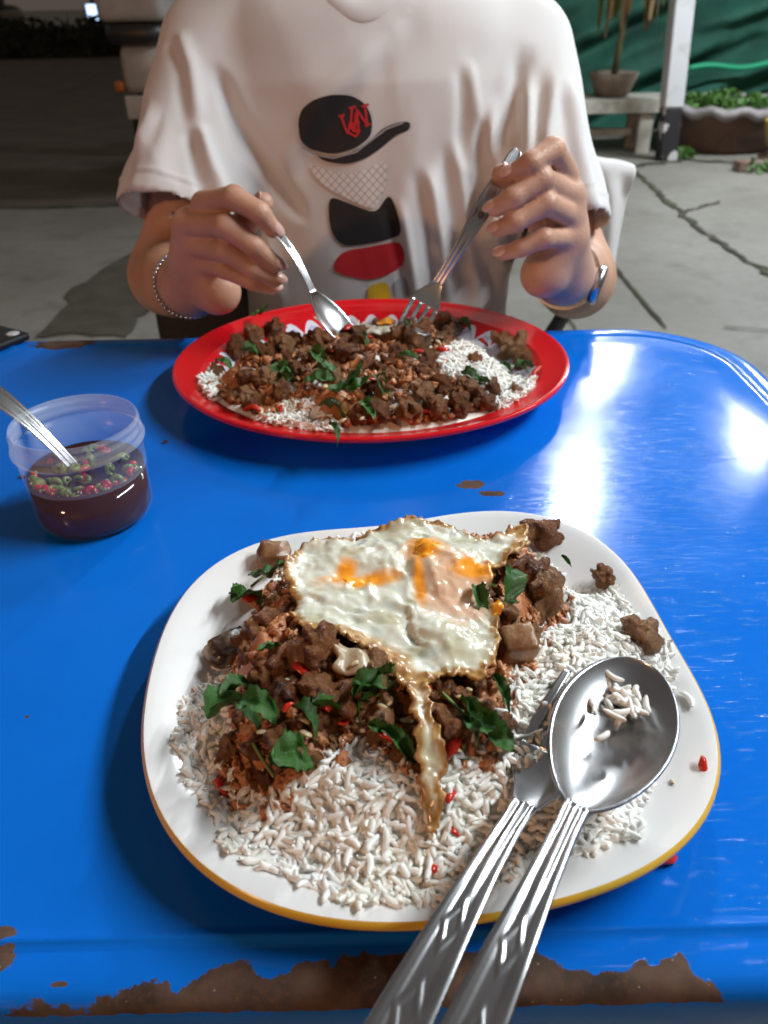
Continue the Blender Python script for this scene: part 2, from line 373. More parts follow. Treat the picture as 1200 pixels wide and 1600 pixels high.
for i in range(34):
    a = RNG.uniform(0, 6.28); ln = RNG.uniform(.35, .6); dry = i % 3 != 0; z0 = RNG.uniform(.85, .98); k = 9
    out = RNG.uniform(.12, .24); P = []
    for t in np.linspace(0, 1, k): P.append(np.array([.03 + math.cos(a) * out * min(1, t * 2.2), math.sin(a) * out * min(1, t * 2.2), z0 + .1 * math.sin(t * 2.4) - ln * t * t]))
    P = np.array(P); side = np.array([-math.sin(a), math.cos(a), 0]); wv = .032 * np.sin(np.linspace(.35, 3.0, k)) ** .7
    v = np.concatenate([P + side * wv[:, None], P + np.array([0, 0, .008]), P - side * wv[:, None]])
    f = [(j, j + 1, k + j + 1, k + j) for j in range(k - 1)] + [(k + j, k + j + 1, 2 * k + j + 1, 2 * k + j) for j in range(k - 1)]
    obj('leaf', meshdata('leaf', v, f), M['leafd'] if dry else M['leafg'], pot)

# large planter with scalloped rim
q = onz(1135, 238, 0); pr = empty('round_planter', (q[0] + .02, q[1] + .25, 0)); tag(pr, 'wide brown clay planter with a wavy pale rim and small green plants', 'planter')
M['clay'] = pm('brown clay', (.13, .075, .05), (.07, .045, .035), scale=7, rough=.8, bump=.4, bdist=.006); M['rimc'] = pm('pale rim', (.36, .34, .36), (.22, .2, .2), scale=14, rough=.7)
hz = ony(1130, 168, q[1])[2]; nn = 72; prof = [(.36, .001), (.40, .05), (.47, hz * .55), (.50, hz * .9), (.5, hz)]
v, f = lathe(prof, nn); obj('wall', meshdata('wall', v, f), M['clay'], pr)
v = []; f = []
for j, (dr, dz) in enumerate(((.0, -.05), (.03, -.03), (.035, .01), (-.02, .02), (-.03, -.08))):
    for k in range(nn):
        t = 2 * math.pi * k / nn; s = math.sin(t * 14) * .02
        v.append(((.5 + dr + (s * .5 if dr > 0 else 0)) * math.cos(t), (.5 + dr + (s * .5 if dr > 0 else 0)) * math.sin(t), hz + dz + (s if j < 3 else s * .5)))
f = [tuple(x) for x in grid_faces(5, nn, True)]; obj('rim', meshdata('rim', v, f), M['rimc'], pr)
v, f = lathe([(.48, hz - .06), (.0, hz - .03)], 32); obj('soil', meshdata('soil', v, f), M['soil'], pr)
M['weed'] = pm('weed green', (.05, .14, .025), (.10, .22, .05), scale=12, rough=.55)
def leaf_clump(name, c, r, cnt, size, mt, parent, flat=.6):
    v = []; f = []
    for i in range(cnt):
        d = RNG.normal(0, 1, 3); d /= np.linalg.norm(d); d[2] = abs(d[2]); p = np.array(c) + d * r * RNG.uniform(.3, 1) ** .5 * np.array([1, 1, flat]); a = RNG.normal(0, 1, 3); a /= np.linalg.norm(a); b = np.cross(a, RNG.normal(0, 1, 3)); b /= np.linalg.norm(b)
        s = size * RNG.uniform(.6, 1.3); k = len(v); v += [p - a * s, p + b * s * .5, p + a * s, p - b * s * .5]; f.append((k, k + 1, k + 2, k + 3))
    o = obj(name, meshdata(name, v, f, False), mt, parent); return o
for cx, cy, r in ((-.33, -.2, .14), (-.18, -.25, .17), (.12, -.2, .12), (.02, .05, .13), (.3, -.1, .1)): leaf_clump('foliage', (cx, cy, hz - .03), r, 160, .032, M['weed'], pr, .9)
# yellow flower pot with a bent cane, right of the planter
q = onz(1198, 262, 0); yp = empty('flower_pot', (q[0] + .08, q[1], 0)); tag(yp, 'small yellow pot with a bent bare cane, on broken bricks', 'flower pot')
M['yel'] = pm('faded yellow plastic', (.5, .36, .06), (.34, .25, .06), scale=9, rough=.6)
v, f = lathe([(0, .13), (.11, .13), (.15, .27), (.155, .29), (.14, .29), (.12, .2), (0, .2)], 28); obj('pot_wall', meshdata('pot_wall', v, f), M['yel'], yp)
tubeobj('cane', [(-.03, 0, .2), (-.09, 0, .4), (-.08, 0, .7), (.0, 0, .98), (.14, 0, 1.15)], .012, M['stemc'], yp, 8)
M['brick'] = pm('old brick', (.16, .09, .065), (.24, .2, .17), scale=10, rough=.9, bump=.4, bdist=.006)
for i, (x, y, z, a) in enumerate(((-.1, -.05, .035, .3), (.13, -.03, .035, 1.2), (.0, .1, .035, 2.0), (-.02, -.02, .1, .8), (-.24, -.1, .035, .1))):
    b = boxobj('loose_brick', (yp.location.x + x, yp.location.y + y, z), (.2, .1, .065), M['brick'], None, .008); b.rotation_euler = (0, 0, a)
    tag(b, 'old loose brick in the little heap under the yellow pot', 'brick', 'bricks under the yellow pot')
leaf_clump('foliage', (-.2, -.14, .02), .1, 60, .03, M['weed'], yp)
w = leaf_clump('weed', (0, 0, .02), .09, 80, .03, M['weed'], None); w.location = (pb[0] + .13, pb[1] + .05, 0); tag(w, 'small green weed growing at the foot of the white post', 'weed')

# parked scooter, seen from behind, left of the diner
sc = onz(196, 296, 0); sr = empty('parked_scooter', (sc[0] + .33, sc[1], 0), (0, 0, R(-8))); tag(sr, 'white and black scooter parked on the road, seen from behind', 'scooter')
M['scw'] = pm('white scooter panel', (.42, .39, .37), (.3, .28, .26), scale=5, rough=.35); M['scb'] = pm('black plastic', (.014, .013, .013), rough=.4)
v, f = [], []
def torus(Rr, rr, n1=36, n2=10):
    t = [(0, Rr * math.cos(a), Rr * math.sin(a)) for a in np.linspace(0, 2 * math.pi, n1, endpoint=False)]; return tube(t, rr, n2, False, True)
for yy in (0, 1.22):
    v, f = torus(.22, .055); w = obj('wheel', meshdata('tyre', v, f), M['black_rubber'], sr); w.location = (0, yy, .275)
    v, f = [], []
    for a in np.linspace(0, 6.28, 6)[:-1]: box(v, f, (0, .11 * math.cos(a), .11 * math.sin(a)), (.03, .05, .05))
    obj('rim', meshdata('rim', v, f, False), M['dark_metal'], w)
def blob(name, c, r, mt, parent, p=3.0, n1=28, n2=16):
    v = []; e = 2 / p; sp = lambda x: math.copysign(abs(x) ** e, x)
    for i in range(n2 + 1):
        b = -math.pi / 2 + math.pi * i / n2
        for k in range(n1):
            a = 2 * math.pi * k / n1; v.append((c[0] + r[0] * sp(math.cos(b)) * sp(math.cos(a)), c[1] + r[1] * sp(math.cos(b)) * sp(math.sin(a)), c[2] + r[2] * sp(math.sin(b))))
    return obj(name, meshdata(name, v, [tuple(x) for x in grid_faces(n2 + 1, n1, True)]), mt, parent)
blob('rear_fender', (0, -.02, .38), (.13, .3, .22), M['scb'], sr); blob('tail_panel', (0, .1, .68), (.15, .36, .15), M['scw'], sr, 4.5); blob('seat', (0, .18, .86), (.19, .5, .06), M['scb'], sr, 5)
blob('rear_box', (0, -.12, 1.06), (.2, .18, .15), M['scw'], sr, 7); blob('engine_cover', (-.12, .2, .33), (.07, .3, .13), M['scb'], sr); blob('front_shield', (0, 1.0, .68), (.2, .08, .33), M['scw'], sr)
blob('floor_board', (0, .65, .3), (.14, .35, .05), M['scb'], sr); blob('front_fender', (0, 1.22, .42), (.08, .26, .13), M['scw'], sr)
tubeobj('handlebar', [(-.33, .86, 1.0), (-.15, .95, 1.04), (.15, .95, 1.04), (.33, .86, 1.0)], .018, M['scb'], sr)
for s in (-1, 1):
    mm = tubeobj('mirror_stalk', [(s * .24, .92, 1.02), (s * .3, .92, 1.14)], .008, M['scb'], sr); blob('mirror', (s * .33, .92, 1.17), (.07, .02, .05), M['scb'], sr, 2.4)
blob('tail_light', (-.15, -.24, .6), (.03, .02, .03), pm('amber lens', (.35, .10, .02), rough=.2), sr)
boxobj('number_plate', (0, -.31, .5), (.2, .01, .12), M['scw'], sr)

# far side of the street: dark hedge, parked cars with lights
M['hedge'] = pm('dark hedge', (.012, .018, .01), (.02, .028, .014), scale=5, rough=.9)
hd = empty('hedge', (-7, 19.5, 0)); tag(hd, 'low dark hedge along the far side of the road', 'hedge')
v = []; f = []
for i in range(7000):
    p = np.array([RNG.uniform(-9, 5.5), RNG.uniform(-.5, .5), RNG.uniform(0, .62 + .12 * math.sin(i))]); a = RNG.normal(0, 1, 3); a /= np.linalg.norm(a); b = np.cross(a, RNG.normal(0, 1, 3)); b /= np.linalg.norm(b); k = len(v); s = .09; v += [p - a * s, p + b * s * .6, p + a * s, p - b * s * .6]; f.append((k, k + 1, k + 2, k + 3))
obj('foliage', meshdata('foliage', v, f, False), M['hedge'], hd)
v, f = [], []; box(v, f, (-1.8, 0, .27), (14, .7, .54)); o = obj('core', meshdata('core', v, f, False), M['hedge'], hd)
M['cardark'] = pm('dark car paint', (.02, .02, .022), rough=.25); M['glassd'] = pm('dark glass', (.01, .01, .012), rough=.08)
def car(x, y, lights, label):
    r = empty('parked_car', (x, y, 0)); tag(r, label, 'car', None)
    blob('body', (0, 0, .62), (.88, 2.1, .36), M['cardark'], r, 5); blob('cabin', (0, .1, 1.13), (.72, 1.2, .34), M['glassd'], r, 4)
    for sx in (-1, 1):
        for sy in (-1.25, 1.25):
            v, f = torus(.25, .08, 24, 8); w = obj('wheel', meshdata('wheel', v, f), M['black_rubber'], r); w.location = (sx * .8, sy, .33)
        blob('tail_light', (sx * .72, -2.06, .8), (.12, .03, .07), lights[0 if sx < 0 else 1], r)
amb = emis('amber lamp', (1, .35, .05), 3); redl = emis('red lamp', (1, .05, .03), 4); dimr = emis('dim red lamp', (1, .1, .1), .5)
car(-10.4, 23.5, (redl, amb), 'dark car with one red and one amber light lit'); car(-13.3, 23.8, (dimr, dimr), 'dark car with dim red tail lights')
def sign(x, y, z, w, h, mt, label):
    r = empty('street_sign', (x, y, 0)); tag(r, label, 'sign'); tubeobj('pole', [(0, 0.05, 0), (0, 0.05, z + h)], .05, M['dark_metal'], r); boxobj('panel', (0, 0, z), (w, .08, h), mt, r)
s0 = ony(146, 20, 22); sign(s0[0], 22, s0[2], .28, .34, emis('blue white sign', (.45, .65, 1), 2.2), 'small glowing blue white sign across the road')
for (x, y, h) in ((-16, 27, 5), (-11.5, 28, 6), (-7, 27.5, 5.5), (-2.5, 29, 6)):
    r = empty('street_tree', (x, y, 0)); tag(r, 'dark tree across the road at night', 'tree', 'dark trees across the road')
    tubeobj('trunk', [(0, 0, 0), (.1, 0, 1.4), (0, .1, 3)], [.2, .15, .1], M['hedge'], r); leaf_clump('crown', (0, 0, 2.0), 2.6, 1400, .22, M['hedge'], r, 1.3)

# ------------------------------------------------------------------ blue table
TZ = .75; TX0, TX1, TY0, TY1 = -.80, .325, .1175, .712
n = NT('blue table paint'); co = n.coord(); sep = n.n('ShaderNodeSeparateXYZ'); n.l(co, sep.inputs[0]); X_, Y_, Z_ = sep.outputs
nz1 = n.noise(150, 5, .65, co); nz2 = n.noise(45, 4, .6, co)
px = [(0, 1572), (60, 1560), (130, 1570), (160, 1552), (190, 1547), (240, 1532), (265, 1530), (268, 1546), (292, 1538), (340, 1512), (365, 1500), (390, 1500), (400, 1526), (445, 1524), (470, 1502), (515, 1500), (519, 1515), (530, 1494), (600, 1488), (700, 1484), (830, 1478), (850, 1492), (880, 1512), (930, 1520), (985, 1516), (1000, 1498), (1020, 1506), (1065, 1486), (1085, 1522), (1130, 1542), (1155, 1556), (1162, 1590), (1200, 1600)]
P = np.array([onz(u, v, TZ)[:2] for u, v in px]); XA, XB = P[0, 0], P[-1, 0]
fc = n.n('ShaderNodeFloatCurve'); cv = fc.mapping.curves[0]
YB0, YB1 = .105, .145
ptsn = [(float((a - XA) / (XB - XA)), float((b - YB0) / (YB1 - YB0))) for a, b in P]
cv.points[0].location = ptsn[0]; cv.points[1].location = ptsn[-1]
for a in ptsn[1:-1]: cv.points.new(*a)
for q in cv.points: q.handle_type = 'VECTOR'
fc.mapping.update()
n.l(n.math('DIVIDE', n.math('SUBTRACT', X_, float(XA)), float(XB - XA)), fc.inputs[1])
bound = n.math('ADD', n.math('MULTIPLY', fc.outputs[0], YB1 - YB0), YB0)
edge = n.math('ADD', bound, n.math('MULTIPLY', n.math('SUBTRACT', n.noise(230, 6, .75, co), .5), .010))
m1 = n.math('MULTIPLY', n.math('LESS_THAN', Y_, edge), n.math('GREATER_THAN', n.math('ADD', Z_, n.math('MULTIPLY', nz1, .004)), -.0045))
tot = m1
for u, v, rx, ry in ((737, 757, .009, .0055), (768, 771, .008, .0036), (-4, 1462, .006, .003), (-6, 1500, .007, .005), (93, 1537, .003, .0011), (100, 538, .03, .012), (1010, 512, .004, .004), (258, 690, .0022, .0009), (42, 1120, .0009, .0009), (1120, 523, .02, .003)):
    q = onz(u, v, TZ); dx = n.math('DIVIDE', n.math('SUBTRACT', X_, float(q[0])), rx); dy = n.math('DIVIDE', n.math('SUBTRACT', Y_, float(q[1])), ry)
    r2 = n.math('ADD', n.math('MULTIPLY', dx, dx), n.math('MULTIPLY', dy, dy)); r2 = n.math('ADD', r2, n.math('MULTIPLY', n.math('SUBTRACT', nz1, .5), 3.2))
    tot = n.math('MAXIMUM', tot, n.math('LESS_THAN', r2, 1.0))
scr_map = n.n('ShaderNodeMapping'); scr_map.inputs['Rotation'].default_value = (0, 0, .5); scr_map.inputs['Scale'].default_value = (1, 9, 1); n.l(co, scr_map.inputs[0])
scr = n.noise(60, 6, .8, scr_map.outputs[0]); blot = n.noise(9, 5, .6, co)
blue = n.mix(n.ramp(blot, .3, .7), (.002, .125, .56), (.003, .145, .62)); blue = n.mix(n.math('MULTIPLY', n.ramp(scr, .62, .75), .12), blue, (.05, .22, .7))
vor = n.n('ShaderNodeTexVoronoi'); vor.inputs['Scale'].default_value = 190; n.l(co, vor.inputs['Vector'])
rust = n.mix(n.ramp(nz2, .35, .65), (.045, .028, .021), (.115, .07, .05)); rust = n.mix(n.math('MULTIPLY', n.ramp(n.noise(420, 5, .7, co), .5, .75), .6), rust, (.16, .07, .03)); rust = n.mix(n.math('LESS_THAN', vor.outputs[0], .06), rust, (.3, .24, .18))
n.color(n.mix(tot, blue, rust))
ro = n.math('ADD', n.math('MULTIPLY', n.ramp(blot, .3, .7), .09), n.math('ADD', .095, n.math('MULTIPLY', n.ramp(scr, .5, .8), .2)))
n.set(Roughness=n.math('MAXIMUM', ro, n.math('MULTIPLY', tot, .8)))
sm2 = n.n('ShaderNodeMapping'); sm2.inputs['Rotation'].default_value = (0, 0, -1.1); sm2.inputs['Scale'].default_value = (1, 22, 1); n.l(co, sm2.inputs[0]); scr2 = n.noise(34, 5, .75, sm2.outputs[0])
hgt = n.math('ADD', n.math('ADD', n.math('MULTIPLY', n.ramp(scr2, .6, .72), .35), n.math('ADD', n.math('MULTIPLY', n.noise(420, 3, .5, co), .10), n.math('MULTIPLY', n.noise(33, 3, .5, co), .25))), n.math('MULTIPLY', tot, n.math('SUBTRACT', n.math('MULTIPLY', nz1, .6), 1.0)))
n.p.inputs['Specular IOR Level'].default_value = .22; n.bump(hgt, .26, .0008); M['blue'] = n.m
tb = empty('folding_table', (0, 0, 0)); tag(tb, 'blue painted steel table with rusty worn front edge', 'table')
def rrect(x0, x1, y0, y1, r, k=14):
    P = []
    for cx, cy, a0 in ((x1 - r, y1 - r, 0), (x0 + r, y1 - r, 90), (x0 + r, y0 + r, 180), (x1 - r, y0 + r, 270)):
        for t in np.linspace(0, 90, k): P.append((cx + r * math.cos(R(a0 + t)), cy + r * math.sin(R(a0 + t))))
    return P
# profile: (inset from the outer edge, z below the top)
prof = [(.002, -.034), (.0, -.03), (.0, -.008), (.0008, -.0045), (.003, -.0016), (.006, -.0004), (.010, -.0002), (.0172, -.0002), (.0185, -.0006), (.0202, .0012), (.0212, .0016), (.0222, .0014), (.0240, .0004), (.0258, .0), (.05, 0)]
base_r = .105; nrm = len(rrect(0, 1, 0, 1, .1)); v = []
for ins, z in prof: v += [(x, y, z) for x, y in rrect(TX0 + ins, TX1 - ins, TY0 + ins, TY1 - ins, max(.02, base_r - ins))]
f = [tuple(q) for q in grid_faces(len(prof), nrm, True)]; k0 = (len(prof) - 1) * nrm; f.append(tuple(k0 + i for i in range(nrm)))
top = obj('table_top', meshdata('table_top', v, f), M['blue'], tb); top.location = (0, 0, TZ)
me = top.data; me.polygons[len(me.polygons) - 1].use_smooth = False
for x in (TX0 + .12, TX1 - .12):
    for y in (TY0 + .07, TY1 - .07): tubeobj('leg', [(x, y, 0), (x, y, TZ - .012)], .014, M['dark_metal'], tb)
    tubeobj('brace', [(x, TY0 + .07, .3), (x, TY1 - .07, .3)], .01, M['dark_metal'], tb)

# ------------------------------------------------------------------ plates
class Plate:
    def __init__(s, c, rfun, prof, z0):
        s.c = np.array(c); s.rf = rfun; s.prof = np.array(prof); s.z0 = z0; s.rm = float(np.mean(rfun(np.linspace(0, 6.28, 90))))
    def sval(s, P):
        q = np.asarray(P)[:, :2] - s.c; return np.hypot(q[:, 0], q[:, 1]) / s.rf(np.arctan2(q[:, 1], q[:, 0]))
    def z(s, P):
        t = (1 - s.sval(P)) * s.rm; return s.z0 + np.interp(t, s.prof[:, 0], s.prof[:, 1])
    def build(s, name, rings, mt, parent, n=160):
        """rings: list of (inset, z)"""
        th = np.linspace(0, 2 * math.pi, n, endpoint=False); r = s.rf(th); v = []
        for t, z in rings:
            k = r * (1 - t / s.rm); v.append(np.c_[s.c[0] + k * np.cos(th), s.c[1] + k * np.sin(th), np.full(n, s.z0 + z)])
        f = grid_faces(len(rings), n, True); o = obj(name, meshquads(name, np.concatenate(v), f), mt, parent)
        set_attr(o.data, 'ang', np.tile(th, len(rings))); set_attr(o.data, 'inset', np.repeat([q[0] for q in rings], n)); return o
near_px = [(780, 800), (860, 805), (930, 835), (985, 890), (1030, 960), (1075, 1040), (1110, 1110), (1130, 1175), (1125, 1230), (1095, 1285), (1040, 1330), (960, 1380), (870, 1412), (770, 1435), (640, 1446), (540, 1440), (450, 1422), (370, 1390), (300, 1345), (250, 1285), (228, 1220), (222, 1150), (228, 1080), (245, 1010), (270, 950), (310, 895), (360, 865), (440, 840), (560, 820), (680, 806)]
Pn = np.array([onz(u, v, TZ + .022)[:2] for u, v in near_px]); NC = np.array([(Pn[:, 0].min() + Pn[:, 0].max()) / 2, (Pn[:, 1].min() + Pn[:, 1].max()) / 2])
an = np.arctan2(Pn[:, 1] - NC[1], Pn[:, 0] - NC[0]); rn = np.hypot(*(Pn - NC).T)
Bf = lambda a: np.stack([np.ones_like(a)] + [g(k * a) for k in (1, 2, 3, 4, 5) for g in (np.cos, np.sin)], -1)
co_n = np.linalg.lstsq(Bf(an), rn, rcond=None)[0]
near_r = lambda a: Bf(np.asarray(a, float)) @ co_n
wprof = [(0, .0216), (.002, .0218), (.006, .0208), (.015, .0172), (.026, .0115), (.036, .0075), (.048, .0056), (.14, .0052)]
NP = Plate(NC, near_r, wprof, TZ)
n = NT('white melamine'); n.color(n.mix(n.ramp(n.noise(30), .55, .8), (.74, .73, .72), (.70, .685, .66))); n.set(Roughness=.16); n.p.inputs['Coat Weight'].default_value = .2; n.bump(n.noise(500, 2), .03, .0003); M['melamine'] = n.m
M['yellow'] = pm('yellow rim glaze', (.72, .42, .035), (.78, .5, .07), scale=30, rough=.25)
plate = empty('white_plate', (0, 0, 0)); tag(plate, 'rounded square white plate with a thin yellow rim, beside the rusty table edge', 'plate')
NP.build('dish', [(.0011, .0220), (.0022, .0220), (.006, .0209), (.015, .0172), (.026, .0115), (.036, .0075), (.048, .0056), (.08, .0052), (.1165, .0052)], M['melamine'], plate)
NP.build('rim_band', [(.0034, .0146), (.0010, .0164), (-.0003, .0188), (-.0002, .0208), (.0011, .0220)], M['yellow'], plate)
NP.build('underside', [(.1165, .0015), (.06, .0015), (.058, .0002), (.054, .0002), (.05, .0020), (.036, .0045), (.024, .0085), (.012, .0115), (.0034, .0146)], M['melamine'], plate)
RC = np.array([-.008, .590]); RA, RB = .1595, .1415
red_r = lambda a: 1 / np.sqrt((np.cos(a) / RA) ** 2 + (np.sin(a) / RB) ** 2)
rprof = [(0, .0250), (.002, .0262), (.006, .0245), (.020, .0205), (.026, .016), (.034, .0095), (.044, .0068), (.2, .0062)]
RP = Plate(RC, red_r, rprof, TZ)
n = NT('red enamel with scalloped white centre'); A = n.n('ShaderNodeAttribute', attribute_name='ang').outputs['Fac']; I = n.n('ShaderNodeAttribute', attribute_name='inset').outputs['Fac']
sc_ = n.math('ABSOLUTE', n.math('SINE', n.math('MULTIPLY', A, 19.0))); lim = n.math('SUBTRACT', .0345, n.math('MULTIPLY', sc_, .011)); inn = n.math('GREATER_THAN', I, lim); dd = n.math('SUBTRACT', I, lim)
wcol = n.mix(n.math('LESS_THAN', n.math('ABSOLUTE', n.math('SUBTRACT', dd, .006)), .0012), (.66, .64, .72), (.45, .42, .6))
n.color(n.mix(inn, (.60, .006, .012), wcol)); n.set(Roughness=.18); n.p.inputs['Coat Weight'].default_value = .3; M['red'] = n.m
M['pale'] = pm('pale blue white enamel', (.55, .6, .72), rough=.25)
rplate = empty('red_plate', (0, 0, 0)); tag(rplate, 'large oval red rimmed plate with scalloped white centre before the diner', 'plate')
rr_ = [(.0006, .0255), (.002, .0264), (.004, .0256), (.006, .0245), (.013, .0222), (.018, .0211), (.020, .0205)]
RP.build('rim', rr_, M['red'], rplate)
RP.build('dish', [(.020, .0205)] + [(t, float(np.interp(t, [a for a, b in rprof], [b for a, b in rprof]))) for t in np.linspace(.022, .05, 30)] + [(.09, .0062), (.149, .0062)], M['red'], rplate, 320)
RP.build('rim_edge', [(.003, .0215), (.0006, .0225), (.0, .0240), (.0006, .0255)], M['red'], rplate)
RP.build('underside', [(.149, .0012), (.06, .0012), (.056, .0001), (.052, .0012), (.04, .005), (.028, .012), (.016, .0175), (.003, .0215)], M['pale'], rplate)

# ------------------------------------------------------------------ food heights
def pz(px, z): return np.array([onz(u, v, z)[:2] for u, v in px])
rice_poly = pz([(300, 1080), (282, 1150), (310, 1215), (355, 1260), (365, 1310), (450, 1350), (560, 1395), (690, 1392), (760, 1360), (850, 1325), (985, 1285), (990, 1230), (1030, 1130), (1040, 1020), (985, 960), (955, 915), (890, 905), (840, 850), (700, 830), (540, 840), (440, 880), (390, 960)], .772)
top_poly = pz([(395, 880), (440, 850), (560, 830), (700, 825), (830, 825), (870, 850), (885, 950), (835, 1050), (800, 1120), (800, 1180), (700, 1215), (640, 1215), (560, 1165), (500, 1215), (410, 1235), (340, 1195), (330, 1140), (380, 1090), (325, 1050), (340, 1000), (385, 960)], .785)
def H_rice(P):
    d = np.minimum(poly_sd(P, rice_poly), (.93 - NP.sval(P)) * .118); base = NP.z(P); P3 = np.c_[P, 0 * P[:, 0]]
    return base + sstep(d, .0, .032) * (.0245 + .008 * fbm(P3 * 38, 2, 2)) + .001 * sstep(d, 0, .004)
egg_guard = pz([(443, 905), (470, 850), (590, 815), (650, 808), (760, 842), (822, 828), (772, 900), (775, 1045), (668, 1085), (606, 1045), (455, 975)], .7985)
def H_near(P):
    d = poly_sd(P, top_poly); P3 = np.c_[P, 0 * P[:, 0]]; under_egg = sstep(poly_sd(P, egg_guard), -.004, .003)
    h = H_rice(P) + sstep(d, -.004, .035) * (.015 + .004 * fbm(P3 * 45, 11, 2))
    return h + (np.minimum(h, .7905) - h) * under_egg
R_rice = pz([(305, 620), (300, 600), (330, 560), (420, 520), (520, 505), (640, 495), (740, 515), (800, 545), (830, 575), (815, 620), (740, 660), (620, 685), (480, 685), (390, 672), (335, 650)], .78)
R_top = pz([(320, 642), (310, 615), (332, 580), (358, 545), (395, 512), (470, 508), (560, 518), (640, 500), (700, 498), (722, 525), (690, 560), (715, 590), (770, 602), (805, 612), (825, 628), (790, 652), (720, 677), (620, 690), (540, 688), (515, 640), (450, 618), (405, 632), (350, 642)], .785)
def HR_rice(P):
    d = np.minimum(poly_sd(P, R_rice), (.885 - RP.sval(P)) * .15); P3 = np.c_[P, 0 * P[:, 0]]; return RP.z(P) + sstep(d, .0005, .036) * (.024 + .006 * fbm(P3 * 35, 22, 2)) + .001 * sstep(d, 0, .004)
def HR(P):
    d = poly_sd(P, R_top); P3 = np.c_[P, 0 * P[:, 0]]; return HR_rice(P) + sstep(d, -.004, .03) * (.005 + .005 * fbm(P3 * 40, 31, 2))
def hit(u, v, H, z=.785):
    for _ in range(9):
        p = onz(u, v, z); z = .5 * z + .5 * float(H(p[None, :2])[0])
    p = onz(u, v, z); return p
def hnormal(P, H, e=.003):
    P = np.asarray(P)[:, :2]; gx = (H(P + [e, 0]) - H(P - [e, 0])) / (2 * e); gy = (H(P + [0, e]) - H(P - [0, e])) / (2 * e)
    N = np.c_[-gx, -gy, np.ones(len(P))]; return N / np.linalg.norm(N, axis=1)[:, None]

# ------------------------------------------------------------------ rice
n = NT('cooked rice'); n.color(n.mix(n.ramp(n.noise(25), .45, .75), (.94, .93, .90), (.92, .885, .79))); n.set(Roughness=.42)
tl_ = n.n('ShaderNodeBsdfTranslucent'); tl_.inputs[0].default_value = (.96, .95, .90, 1); ms_ = n.n('ShaderNodeMixShader'); ms_.inputs[0].default_value = .18; n.l(n.p.outputs[0], ms_.inputs[1]); n.l(tl_.outputs[0], ms_.inputs[2]); n.l(ms_.outputs[0], n.t.nodes['Material Output'].inputs[0])
M['rice'] = n.m
def grain_mesh(L=.0036, r=.00098, n1=8, n2=7, bend=.0004):
    v = []
    for i in range(n2):
        a = -1 + 2 * i / (n2 - 1); rr = r * max(.16, (1 - abs(a) ** 5.0)) ** .45
        for k in range(n1): t = 2 * math.pi * k / n1; v.append((L * a, rr * math.cos(t) * 1.08 + bend * (a * a), rr * math.sin(t) * .9))
    f = [tuple(x) for x in grid_faces(n2, n1, True)]
    # close ends with quads
    for b in (0, (n2 - 1) * n1): f += [(b, b + 1, b + 2, b + 3), (b, b + 3, b + 4, b + 7), (b + 4, b + 5, b + 6, b + 7)]
    return np.array(v), f
GV = [grain_mesh(l, r, 8, 7, b) for l, r, b in ((.0040, .00114, .0009), (.0035, .00118, -.0008), (.0044, .00108, .0014), (.0024, .00116, .0001))]
GM = []
for v_, f_ in GV: me = meshdata('rice_grain', v_, f_); me.materials.append(M['rice']); GM.append(me)
def rotmats(N, tilt, rng):
    """random yaw in the surface, tilt out of it"""
    k = len(N); yaw = rng.uniform(0, 2 * math.pi, k); tl = rng.normal(0, tilt, k)
    up = N; a = np.cross(up, np.tile([0.31, .95, .02], (k, 1))); a /= np.linalg.norm(a, axis=1)[:, None]; b = np.cross(up, a)
    x = a * np.cos(yaw)[:, None] + b * np.sin(yaw)[:, None]; y = np.cross(up, x)
    x2 = x * np.cos(tl)[:, None] + up * np.sin(tl)[:, None]; z2 = np.cross(x2, y); rl = rng.uniform(0, 6.28, k)
    y3 = y * np.cos(rl)[:, None] + z2 * np.sin(rl)[:, None]; z3 = np.cross(x2, y3); return np.stack([x2, y3, z3], -1)
def sample_poly(poly, k, cond, rng):
    lo, hi = poly.min(0) - .004, poly.max(0) + .004; out = []
    while sum(map(len, out)) < k:
        P = rng.uniform(lo, hi, (k * 2, 2)); out.append(P[cond(P)])
    return np.concatenate(out)[:k]
def batch(name, pts, rots, scales, parent, mt, gv=GV):
    V = []; F = []; o = 0; kind = RNG.integers(0, len(gv), len(pts))
    for i in range(len(gv)):
        s = kind == i; v, f = gv[i]; f = np.array(f)
        T = np.einsum('nij,vj->nvi', rots[s], v) * scales[s][:, None, None] + pts[s][:, None, :]; m_ = len(T)
        V.append(T.reshape(-1, 3)); F.append((f[None] + (np.arange(m_) * len(v))[:, None, None] + o).reshape(-1, f.shape[1])); o += m_ * len(v)
    ob = obj(name, meshquads(name, np.concatenate(V), np.concatenate(F)), mt, parent); ob['kind'] = 'stuff'; return ob
def core_sheet(name, poly, H, mt, parent, step=.003, drop=.0011, clip=None):
    lo, hi = poly.min(0), poly.max(0); nx, ny = [int((hi - lo)[i] / step) + 1 for i in (0, 1)]
    gx_, gy_ = np.meshgrid(np.linspace(lo[0], hi[0], nx), np.linspace(lo[1], hi[1], ny), indexing='ij'); P = np.c_[gx_.ravel(), gy_.ravel()]
    z = H(P) + drop; d = poly_sd(P, poly); z = z - .0045 * (1 - sstep(d if clip is None else np.minimum(d, clip(P)), -.001, .007)) * (drop > 0); f = grid_faces(nx, ny); d = d if clip is None else np.minimum(d, clip(P)); f = f[(d[f] > -.002).all(1)]
    used = np.unique(f); mp = np.zeros(len(P), int); mp[used] = np.arange(len(used)); return obj(name, meshquads(name, np.c_[P, z][used], mp[f][:, ::-1]), mt, parent)
rng = np.random.default_rng(3)
M['ricebed'] = pm('packed rice', (.93, .92, .88), (.9, .87, .78), scale=60, rough=.5, bump=.5, bscale=500, bdist=.001)
